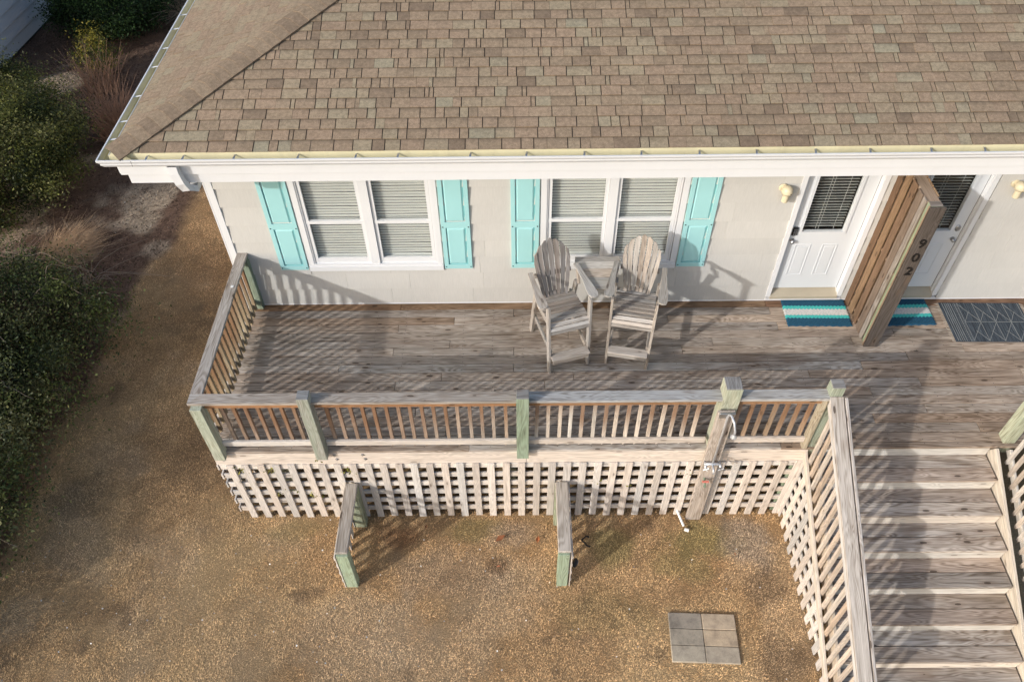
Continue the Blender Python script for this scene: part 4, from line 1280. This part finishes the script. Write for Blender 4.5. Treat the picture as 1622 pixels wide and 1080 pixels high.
def rug():
    cx, cy = 10.70, -.48; hx, hy = .56, .365
    t = thing('rug', 'dark blue woven rug with pale zigzag pattern and fringed ends', 'rug', (cx, cy, 0.003), math.radians(-1.0))
    s = NT('woven rug'); co = s.obj()
    st = s.noise(s.vmath('MULTIPLY', co, (70, 4, 1)), 1.0, 4, .7)
    n = s.noise(co, 160, 2, .7)
    c = s.ramp(st, [(.30, (0.010, 0.013, 0.018)), (.46, (0.032, 0.043, 0.056)), (.6, (0.075, 0.092, 0.108)), (.75, (0.17, 0.19, 0.20))])
    s.base(s.mix(1.0, c, s.ramp(n, [(.3, .75), (.7, 1.25)]), 'MULTIPLY')); s.rough(.95)
    box('weave', t, (-hx, -hy, .001), (hx, hy, .009), s.m, 0.002, local=True)
    pl = plain('pale yarn', (0.28, 0.29, 0.28), .95, .2, 30)
    ml = MB()
    def line(p, q, w=.005):
        p = Vector((p[0], p[1], 0)); q = Vector((q[0], q[1], 0)); d = (q - p).normalized(); n_ = Vector((-d.y, d.x, 0)) * w / 2
        k = len(ml.V)
        for v in (p - n_, q - n_, q + n_, p + n_): ml.V.append((v.x, v.y, .0095))
        for v in (p - n_, q - n_, q + n_, p + n_): ml.V.append((v.x, v.y, .0108))
        ml.F.extend([[k + 4, k + 5, k + 6, k + 7], [k, k + 1, k + 5, k + 4], [k + 1, k + 2, k + 6, k + 5], [k + 2, k + 3, k + 7, k + 6], [k + 3, k, k + 4, k + 7]])
    for x in (-.52, -.49, -.46, -.435, -.405, -.35): line((x, -hy + .01), (x + .004, hy - .01), .006)
    for x in (-.31, -.10, .11, .32, .53): line((x, -hy + .01), (x, hy - .01), .005)
    line((-.31, 0.0), (.55, 0.0), .005)
    for x in (-.31, -.10, .11, .32):
        line((x, -hy + .02), (x + .21, -.01)); line((x + .21, .01), (x, hy - .02)); line((x, 0), (x + .105, hy * .5)); line((x + .105, -hy * .5), (x + .21, -hy + .02))
        for yy in (-hy * .5, hy * .5):
            line((x + .09, yy - .02), (x + .12, yy + .02), .004); line((x + .12, yy - .02), (x + .09, yy + .02), .004)
    for i in range(24):
        for x in (-.375, -.335): line((x, -hy + .02 + i * .029), (x + .010, -hy + .030 + i * .029), .004)
    ml.build('woven_lines', pl, t, mw=Matrix(), local=True, fix=False)
    for sx in (-1, 1):
        fr = MB()
        for i in range(44):
            yy = -hy + .008 + i * (2 * hy - .016) / 43
            L = random.uniform(.035, .065)
            fr.tube([(sx * hx, yy, .006), (sx * (hx + L * .5), yy + random.uniform(-.01, .01), .004), (sx * (hx + L), yy + random.uniform(-.02, .02), .003)], .0026, 4)
        fr.build('fringe', plain('cream fringe', (0.50, 0.44, 0.36), .95, .1, 30), t, mw=Matrix(), local=True, fix=False)
rug()

# ------------------------------------------------------------------ bar height adirondack chairs and the table between
def shade(c, a, b):
    k = random.uniform(a, b)
    return tuple(v * k for v in c)
def adirondack(loc, rz, label, back_cols, armc):
    t = thing('bar_chair', label, 'chair', loc, rz, 'weathered tall slatted armchairs')
    W = M_CHAIR
    cl = (0.34, 0.315, 0.285)
    AZ = 1.15
    def b(nm, p, q, w, th, up_, c=(0.34, 0.315, 0.285), ch=.004): return beam(nm, t, p, q, w, th, W, up_, c, ch, local=True)
    # legs
    for s_ in (-1, 1):
        b('leg', (s_ * .265, .0, 0.002), (s_ * .275, .09, AZ - .022), .085, .034, (1, 0, 0), armc)
        b('leg', (s_ * .262, .78, 0.002), (s_ * .268, .56, .98), .085, .034, (1, 0, 0), cl)
        b('side_stretcher', (s_ * .238, .04, .33), (s_ * .238, .72, .36), .03, .07, (0, 0, 1))
        b('seat_rail', (s_ * .238, .06, .775), (s_ * .238, .68, .70), .03, .09, (0, 0, 1))
        b('arm_support', (s_ * .290, .52, AZ - .18), (s_ * .300, .62, AZ - .022), .05, .03, (1, 0, 0))
    b('footrest', (-.255, -.035, .305), (.255, -.035, .305), .13, .025, (0, 0, 1), (0.47, 0.44, 0.40))
    b('footrest_apron', (-.245, -.075, .255), (.245, -.075, .255), .022, .07, (0, 0, 1))
    # seat slats; the front ones roll down over the rail
    ys = [.13, .205, .28, .355, .43, .505, .575]
    for i, yy in enumerate(ys):
        zz = .835 - (yy - .13) * .12
        b('seat_slat', (-.262, yy, zz), (.262, yy, zz + random.uniform(-.003, .003)), .057, .022, (0, .12, 1), shade(cl, .88, 1.12))
    b('seat_slat', (-.262, .065, .815), (.262, .065, .815), .050, .022, (0, -.6, 1), (0.50, 0.47, 0.43))
    b('seat_slat', (-.262, .035, .765), (.262, .035, .765), .050, .022, (0, -2.2, 1), (0.50, 0.47, 0.43))
    b('seat_slat', (-.262, .03, .705), (.262, .03, .705), .045, .022, (0, -5, 1), cl)
    # fan back of seven tapered slats
    p0 = Vector((0, .60, .77)); dirb = Vector((0, .27, .74)).normalized()
    nb_ = Vector((0, -dirb.z, dirb.y))
    N = 7
    for i in range(N):
        u0_, u1_ = -1 + 2 * i / N, -1 + 2 * (i + 1) / N
        wb, wt = .160, .275
        g_ = .0035
        def P(u, h):         # width grows with height, bows in at the top
            w_ = wb + (wt - wb) * min(1, h / .55)
            return (h, u * w_)
        def top(u): return .785 - .19 * abs(u) ** 1.6 - .09 * abs(u) ** 5
        poly = [P(u0_, -.02 - .05 * (1 - abs((u0_ + u1_) / 2))), P(u1_, -.02 - .05 * (1 - abs((u0_ + u1_) / 2)))]
        h1 = top(u1_); h0 = top(u0_)
        for h in (.3, .55):
            if h < h1 - .03: poly.append(P(u1_, h))
        poly.append(P(u1_ * (.93 if abs(u1_) > .9 else 1), h1)); poly.append(P((u0_ + u1_) / 2, top((u0_ + u1_) / 2) + .020)); poly.append(P(u0_ * (.93 if abs(u0_) > .9 else 1), h0))
        for h in (.55, .3):
            if h < h0 - .03: poly.append(P(u0_, h))
        cy_ = sum(p[1] for p in poly) / len(poly)
        poly = [(x_, (y_ - cy_) * .84) for x_, y_ in poly]
        X_ = dirb; Z_ = nb_; Y_ = Z_.cross(X_)
        bow = .035 * (abs((u0_ + u1_) / 2)) ** 2
        mm = Matrix((X_, Y_, Z_)).transposed().to_4x4(); mm.translation = p0 + Y_ * cy_ + Z_ * bow
        prism('back_slat', t, poly, .020, W, mm, shade(back_cols, .82, 1.12))
    for h, w_ in ((.03, .30), (.32, .50)):
        q = p0 + dirb * h - nb_ * .025
        b('back_brace', (-w_ / 2, q.y, q.z), (w_ / 2, q.y, q.z), .06, .028, tuple(nb_))
    # arms: broad rounded paddles
    for s_ in (-1, 1):
        out = [(-.155, -.045), (-.165, .0), (-.150, .045), (-.10, .062), (0.0, .055), (.15, .035), (.35, .025), (.47, .03), (.47, -.035), (.30, -.035), (.12, -.048), (0.0, -.06), (-.10, -.062)]
        if s_ < 0: out = [(x_, -y_) for x_, y_ in out][::-1]
        mm = Matrix.Translation((s_ * .325, .24, AZ - .010)) @ Matrix.Rotation(PI / 2 + s_ * .045, 4, 'Z') @ Matrix.Rotation(-.02, 4, 'Y')
        prism('armrest', t, out, .024, W, mm, armc)
    return t
adirondack((4.87, -1.215, 0), math.radians(17), 'left tall slatted wooden armchair, turned towards the table', (0.27, 0.25, 0.235), (0.38, 0.36, 0.335))
adirondack((5.635, -1.185, 0), math.radians(-12), 'right tall slatted wooden armchair with knotty paler back', (0.41, 0.375, 0.335), (0.38, 0.355, 0.32))
tb = thing('chair_table', 'small weathered board table fixed at arm height between the two tall chairs', 'table', (5.25, -.55, 0))
TZ = 1.11
for i, (ya, yb, a0, a1, b0, b1) in enumerate(((-.28, -.365, 4.94, 5.545, 4.95, 5.54), (-.37, -.50, 4.95, 5.54, 5.0, 5.51), (-.505, -.66, 5.0, 5.51, 5.055, 5.46), (-.665, -.87, 5.06, 5.455, 5.13, 5.39))):
    cx, cy = 5.25, (ya + yb) / 2
    poly = [(a0 - cx + (.02 if i == 0 else 0), ya - cy), (a1 - cx - (.02 if i == 0 else 0), ya - cy), (b1 - cx, yb - cy), (b0 - cx, yb - cy)]
    prism('table_board', tb, poly, .024, M_CHAIR, Matrix.Translation((cx, cy, TZ - .012)), [(0.40, 0.38, 0.35), (0.50, 0.47, 0.43), (0.47, 0.43, 0.38), (0.46, 0.44, 0.40)][i], local=False)
for x in (5.12, 5.38):
    beam('table_batten', tb, (x, -.33, TZ - .045), (x, -.76, TZ - .045), .05, .035, M_WOOD, (0, 0, 1), GREY)
beam('table_bearer', tb, (5.02, -.36, TZ - .082), (5.48, -.36, TZ - .082), .035, .035, M_WOOD, (0, 0, 1), GREY)
beam('table_bearer', tb, (5.10, -.70, TZ - .082), (5.42, -.70, TZ - .082), .035, .035, M_WOOD, (0, 0, 1), GREY)

# ------------------------------------------------------------------ paving slabs in the lawn
def slab_mat():
    s = NT('concrete paver'); inf = s.info(); p = s.pos()
    n = s.noise(p, 7, 6, .7); f = s.noise(p, 140, 3, .7)
    c = s.ramp(n, [(.28, (.19, .16, .125)), (.48, (.36, .305, .24)), (.66, (.46, .39, .30))])
    c = s.mix(1.0, c, s.ramp(f, [(.3, .8), (.7, 1.15)]), 'MULTIPLY')
    c = s.mix(1.0, c, inf.outputs['Color'], 'MULTIPLY')
    s.base(c); s.rough(.95); s.bump(f, .4, .004)
    return s.m
M_SLAB = slab_mat()
pc = Vector((6.44, -4.235, 0)); pr = math.radians(-2.5)
names = [['darkest paving slab, back left of the sunken block of six', 'tan paving slab, back right of the sunken block of six'],
         ['mottled grey paving slab, middle left of the sunken block of six', 'tan paving slab with grey blotch, middle right of the sunken block of six'],
         ['smooth grey paving slab, front left of the sunken block of six', 'grey paving slab, front right of the sunken block of six']]
for r_ in range(3):
    for q in range(2):
        lx = -.205 + q * .41; ly = .203 - r_ * .203
        v = Matrix.Rotation(pr, 3, 'Z') @ Vector((lx, ly, 0))
        col = [[(.72, .74, .76), (1.12, 1.05, .96)], [(.86, .88, .87), (1.14, 1.05, .93)], [(1.0, 1.02, 1.0), (.98, .98, .95)]][r_][q]
        o = link('paving_slab', chbox(.404, .197, .045, M_SLAB, .006), None,
                 Matrix.Translation((pc.x + v.x, pc.y + v.y, G + .0 + random.uniform(-.003, .003))) @ Euler((random.uniform(-.01, .01), random.uniform(-.008, .008), pr + random.uniform(-.008, .008))).to_matrix().to_4x4(), col)
        tag(o, names[r_][q], 'paving slab', 'paving slabs set in the lawn')

# ------------------------------------------------------------------ small litter on the lawn
o = MB().tube([(6.33, -2.52, G + .10), (6.41, -2.74, G + .025)], .017, 10).build('plastic_pipe', M_PVC)
tag(o, 'short white plastic pipe leaning out from the lattice by the shower plank', 'pipe')
o = MB().tube([(6.415, -2.78, G + .018), (6.47, -2.80, G + .016)], .024, 8).build('pipe_fitting', M_PVC)
tag(o, 'small white pipe fitting lying on the grass', 'pipe fitting')
pts = [(5.06 + .05 * math.cos(a) * (1 + .3 * math.sin(3 * a)) + .012 * a, -2.90 + .04 * math.sin(a) - .018 * a, G + .03 + .012 * math.sin(2 * a)) for a in np.linspace(0, 5.0, 22)]
o = MB().tube(pts, .012, 6).build('hose_scrap', M_BLACK); tag(o, 'curled black scrap of hose on the soil right of the right stub wall', 'hose')
t = thing('round_fitting', 'small black fitting with a blue and white face beside the right stub wall', 'fitting', (4.90, -3.42, G))
Rm = Euler((0, PI / 2 + .3, -.2)).to_matrix().to_4x4()
MB().lathe([(.055, 0), (.06, .03), (.045, .045)], Matrix.Translation((4.885, -3.38, G + .30)) @ Rm, 18).build('housing', M_BLACK, t)
MB().lathe([(.038, .0), (.038, .004)], Matrix.Translation((4.93, -3.38, G + .286)) @ Rm, 16).build('face', plain('blue face', (0.10, 0.25, 0.45), .4, .05, 5), t)
# fallen leaves, stones
def leaf_quads(P, N_, size, mat, name, cols, parent=None, seed=1, aspect=.5):
    rg_ = np.random.default_rng(seed); n = len(P)
    a = rg_.normal(size=(n, 3)); a -= (a * N_).sum(1, keepdims=True) * N_ * .85
    a /= np.linalg.norm(a, axis=1, keepdims=True) + 1e-9
    b = np.cross(N_, a); b /= np.linalg.norm(b, axis=1, keepdims=True) + 1e-9
    L = (size * rg_.uniform(.6, 1.35, n))[:, None]
    V = np.stack([P - a * L * .5, P + b * L * aspect * .5, P + a * L * .5 + N_ * L * .1, P - b * L * aspect * .5], 1).reshape(-1, 3)
    me = mesh_np(name, V, np.arange(4 * n).reshape(-1, 4), mat)
    color_attr(me, np.repeat(cols, 4, 0))
    return link(name, me, parent, Matrix())
rg2 = np.random.default_rng(8)
for (x, y, s_, c_) in ((4.45, -2.92, .11, (0.36, .12, .04)), (3.95, -2.9, .16, (0.27, .10, .04)), (2.95, -2.72, .07, (0.24, .11, .05)), (3.93, -3.3, .06, (.42, .17, .08)), (7.02, -3.15, .05, (.4, .2, .1))):
    q = MB(); 
    a_ = random.uniform(0, 6)
    dx, dy = math.cos(a_) * s_ / 2, math.sin(a_) * s_ / 2
    z = G + .028
    q.V = [(x - dx, y - dy, z), (x + dy * .5, y - dx * .5, z + .012), (x + dx, y + dy, z + .004), (x - dy * .5, y + dx * .5, z + .014), (x, y, z - .003)]
    q.F = [(0, 1, 4), (1, 2, 4), (2, 3, 4), (3, 0, 4)]
    o = q.build('fallen_leaf', plain('russet leaf %d' % int(x * 100), c_, .8, .2, 20), None)
    tag(o, {4.45: 'curled russet leaf just left of the right stub wall', 3.95: 'long russet leaf on the grass in front of the lattice middle', 2.95: 'small brown leaf beside the lattice between the stub walls',
            3.93: 'small orange leaf on the lawn midway between the stub walls', 7.02: 'pale orange leaf on bare soil left of the stairs'}[x], 'leaf')
n = 260
P = np.stack([np.concatenate([rg2.uniform(-3, 7.6, n // 2), rg2.uniform(-7, -2.2, n // 2)]), np.concatenate([rg2.uniform(-5, -2.6, n // 2), rg2.uniform(3, 12, n // 2)]), np.full(n, G + .02)], -1)
Nn = np.tile([0, 0, 1.0], (n, 1)) + rg2.normal(size=(n, 3)) * .3; Nn /= np.linalg.norm(Nn, axis=1, keepdims=True)
o = leaf_quads(P, Nn, .022, M_CHIP, 'shell_litter', np.tile([.62, .60, .56], (n, 1)), None, 3, .8); tag(o, 'scattered white shell chips and flakes on the ground', 'litter', kind='stuff')

# ------------------------------------------------------------------ vegetation
M_STEM = plain('grey brown stems', (0.17, 0.125, 0.09), .9, .2, 8)
M_TWIG = plain('pale bare twigs', (0.33, 0.25, 0.18), .9, .15, 8)
M_RED = plain('red brown dry stems', (0.33, 0.185, 0.115), .9, .25, 8)
def clump_bush(name, label, lobes, nleaf, size, pal, seed, stems=8, spray=0.35, group=None, clumps=90, cr=0.20):
    """crown of leaf sprays around clump centres spread over lobed ellipsoids"""
    rg_ = np.random.default_rng(seed)
    c0 = lobes[0]
    t = thing(name, label, 'bush', (c0[0], c0[1], G), group=group)
    P = []; Nr = []; Cc = []; vol = [l[3] * l[4] * l[5] for l in lobes]
    pal = np.array(pal)
    for l, v in zip(lobes, vol):
        nc = max(10, int(clumps * v / sum(vol))); nl = int(nleaf * v / sum(vol) / nc)
        d = rg_.normal(size=(nc, 3)); d /= np.linalg.norm(d, axis=1, keepdims=True); d[:, 2] = np.abs(d[:, 2]) * rg_.choice([1, 1, 1, -.35], nc)
        r = rg_.uniform(.60, 1.0, nc)[:, None]
        cen = np.array(l[:3]) + d * np.array(l[3:6]) * r
        for k in range(nc):
            rad = cr * rg_.uniform(.6, 1.5)
            q = rg_.normal(size=(nl, 3)); q *= rad * np.array([1, 1, .75])
            p = cen[k] + q + d[k] * np.abs(rg_.normal(size=(nl, 1))) * rad * spray
            P.append(p)
            nn = d[k] * .6 + np.array([0, 0, .5]) + rg_.normal(size=(nl, 3)) * .65
            Nr.append(nn)
            base_ = pal[rg_.integers(len(pal))] * rg_.uniform(.75, 1.25)
            Cc.append(base_ * rg_.uniform(.75, 1.3, (nl, 1)))
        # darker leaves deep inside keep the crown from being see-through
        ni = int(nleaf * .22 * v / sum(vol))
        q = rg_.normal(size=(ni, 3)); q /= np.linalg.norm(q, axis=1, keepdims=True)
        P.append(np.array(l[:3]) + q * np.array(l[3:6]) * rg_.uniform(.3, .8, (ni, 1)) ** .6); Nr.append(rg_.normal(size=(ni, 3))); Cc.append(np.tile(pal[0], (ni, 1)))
    P = np.concatenate(P); Nr = np.concatenate(Nr); Cc = np.concatenate(Cc)
    k = P[:, 2] > G + .01; P, Nr, Cc = P[k], Nr[k], Cc[k]
    Nr /= np.linalg.norm(Nr, axis=1, keepdims=True)
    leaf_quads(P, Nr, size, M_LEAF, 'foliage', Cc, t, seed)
    m_ = MB()
    for l in lobes:
        for k in range(stems):
            a = rg_.uniform(0, 6.28); e = rg_.uniform(.3, .95)
            tip = np.array(l[:3]) + np.array([math.cos(a) * l[3] * e, math.sin(a) * l[4] * e, l[5] * math.sqrt(max(0, 1 - e * e)) * .95])
            b0 = np.array([l[0] + rg_.normal() * .15, l[1] + rg_.normal() * .15, G - .02])
            mid = (b0 + tip) / 2 + rg_.normal(size=3) * .15
            m_.tube([b0, mid, tip], [.03, .018, .006], 5)
    m_.build('stem', M_STEM, t, fix=False)
    return t
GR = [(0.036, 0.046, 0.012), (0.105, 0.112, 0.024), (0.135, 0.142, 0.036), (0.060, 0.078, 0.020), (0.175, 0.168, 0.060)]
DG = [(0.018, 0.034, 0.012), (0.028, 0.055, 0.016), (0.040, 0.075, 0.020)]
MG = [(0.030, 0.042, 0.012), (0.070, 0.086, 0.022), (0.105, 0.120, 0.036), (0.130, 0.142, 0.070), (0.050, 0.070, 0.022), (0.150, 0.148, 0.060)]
clump_bush('round_bush', 'large rounded olive green bush at the left edge below the neighbouring house',
           [(-5.8, 4.6, -.80, 1.75, 1.95, 1.15), (-6.7, 6.5, -.85, 1.2, 1.1, 1.0)], 90000, .05, GR, 31, 10, .5, clumps=260, cr=.17)
clump_bush('sprawling_bush', 'big sprawling dark green bush with vines filling the left edge',
           [(-3.95, .75, -1.05, 1.65, 1.2, .8), (-3.85, -.9, -1.0, 1.4, 1.5, .9), (-3.65, -2.5, -1.0, 1.35, 1.4, .95), (-3.55, -4.0, -1.1, 1.1, 1.3, .8), (-5.4, -.6, -1.0, 1.3, 2.6, .95)], 145000, .048, MG, 37, 8, .8, clumps=400, cr=.19)
clump_bush('hedge_bush', 'dark dense evergreen bush in shade behind the left gutter', [(-5.75, 11.2, -.95, 1.55, 1.2, .95)], 42000, .055, DG, 41, 6, .2, clumps=150, cr=.16)
clump_bush('small_shrub', 'small yellow green shrub rising behind the red brown dry stems', [(-5.35, 9.0, -1.1, .38, .45, .55)], 2600, .05, [(.12, .11, .02), (.19, .16, .025), (.06, .08, .02)], 43, 6, .5, clumps=26, cr=.12)

def wispy(name, label, cat, base_, n, length, lean, spread, mat, r0_, seed, curve=.25, bunch=.12, hue=None):
    rg_ = random.Random(seed)
    t = thing(name, label, cat, (base_[0], base_[1], G))
    m_ = MB()
    for k in range(n):
        a = rg_.uniform(0, 6.28); rr = bunch * math.sqrt(rg_.random())
        p = Vector((base_[0] + rr * math.cos(a), base_[1] + rr * math.sin(a), G))
        d = Vector((lean[0] + rg_.gauss(0, spread), lean[1] + rg_.gauss(0, spread), 1)).normalized()
        L = length * rg_.uniform(.5, 1.15); bend = Vector((rg_.gauss(0, curve), rg_.gauss(0, curve), -abs(rg_.gauss(curve, curve * .5))))
        pts_ = [p + d * L * s_ + bend * L * s_ * s_ for s_ in (0, .33, .66, 1.0)]
        m_.tube(pts_, [r0_, r0_ * .8, r0_ * .6, r0_ * .25], 3, cap=False)
    m_.build('stems' if cat != 'grass tuft' else 'blades', mat, t, fix=False)
    return t
wispy('dry_shrub', 'leafless red brown shrub of upright stems between the bush and the gutter', 'shrub', (-4.15, 6.4), 420, 1.25, (-.15, .25), .42, M_RED, .0065, 3, .18, .3)
wispy('dry_shrub', 'thin red brown dead stems behind the leafless shrub near the sand patch', 'shrub', (-5.1, 8.2), 120, 1.1, (-.05, .05), .32, M_RED, .008, 5, .15, .35)
wispy('grass_tuft', 'long straw coloured grass tuft combed over beside the sprawling bush', 'grass tuft', (-4.15, 2.45), 2600, .78, (1.1, 1.25), .30, plain('straw grass', (0.50, 0.335, 0.20), .8, .2, 6), .0034, 7, .26, .34)
wispy('grass_tuft', 'smaller pinkish straw grass tuft at the back of the sprawling bush', 'grass tuft', (-5.0, 2.15), 500, .8, (.4, .5), .35, plain('pink straw grass', (0.50, 0.36, 0.27), .8, .2, 6), .0032, 8, .30, .35)
wispy('bare_twigs', 'pale leafless twigs curling beside the grass tuft', 'twigs', (-3.3, 2.0), 34, .9, (.25, .35), .5, M_TWIG, .006, 9, .55, .25)
wispy('bare_twigs', 'grey green wispy branches at the top behind the roof gutter', 'twigs', (-3.95, 12.0), 260, 1.5, (-.1, -.5), .55, M_TWIG, .007, 12, .3, .4)
clump_bush('pine_shrub', 'loose yellow green shrub at the top edge behind the roof gutter', [(-4.1, 11.9, -.4, .7, .6, .5)], 4200, .06, [(.07, .075, .02), (.12, .11, .03), (.16, .13, .04)], 47, 8, .6, clumps=40, cr=.13)
# vines over the sprawling bush
vt = thing('bare_vine', 'pale bare vine stems looping over the sprawling bush', 'vine', (-3.3, -.5, G))
rv = random.Random(15)
m_ = MB()
for k in range(15):
    x, y = rv.uniform(-4.5, -2.9), rv.uniform(-2.9, 1.5)
    a = rv.uniform(0, 6.28); pts_ = []
    z = -.15 - .5 * max(0, (x + 3.6))
    for s_ in range(14):
        pts_.append((x, y, z + .06 * math.sin(s_ * .8 + k)))
        a += rv.gauss(0, .26); x += .075 * math.cos(a); y += .075 * math.sin(a)
        z = max(-.95, -.10 - .55 * max(0, (x + 3.7)))
    m_.tube(pts_, .0045, 4)
m_.build('stem', M_TWIG, vt, fix=False)
# weeds climbing through the lattice
wv = thing('lattice_weeds', 'yellow green weed leaves growing through the lattice slats', 'weeds', (1.5, -2.5, G))
Pn = []
for (x, z, k_) in ((.75, -.38, 18), (1.05, -.40, 22), (2.05, -.42, 16), (1.25, -.85, 10), (1.55, -1.0, 12), (1.45, -.98, 8), (1.05, -.98, 8), (5.25, -.7, 12), (5.6, -.85, 10), (6.3, -.5, 6), (1.7, -.12, 7)):
    for _ in range(k_): Pn.append((x + rv.gauss(0, .05), DY - .012 + rv.uniform(-.02, .02) - (.02 if z > -.2 else 0), z + rv.gauss(0, .035)))
Pn = np.array(Pn); Nn = rg2.normal(size=Pn.shape) * .4 + np.array([0, -.7, .7]); Nn /= np.linalg.norm(Nn, axis=1, keepdims=True)
leaf_quads(Pn, Nn, .04, M_LEAF, 'leaves', np.tile([.20, .19, .04], (len(Pn), 1)) * rg2.uniform(.5, 1.2, (len(Pn), 1)), wv, 5)
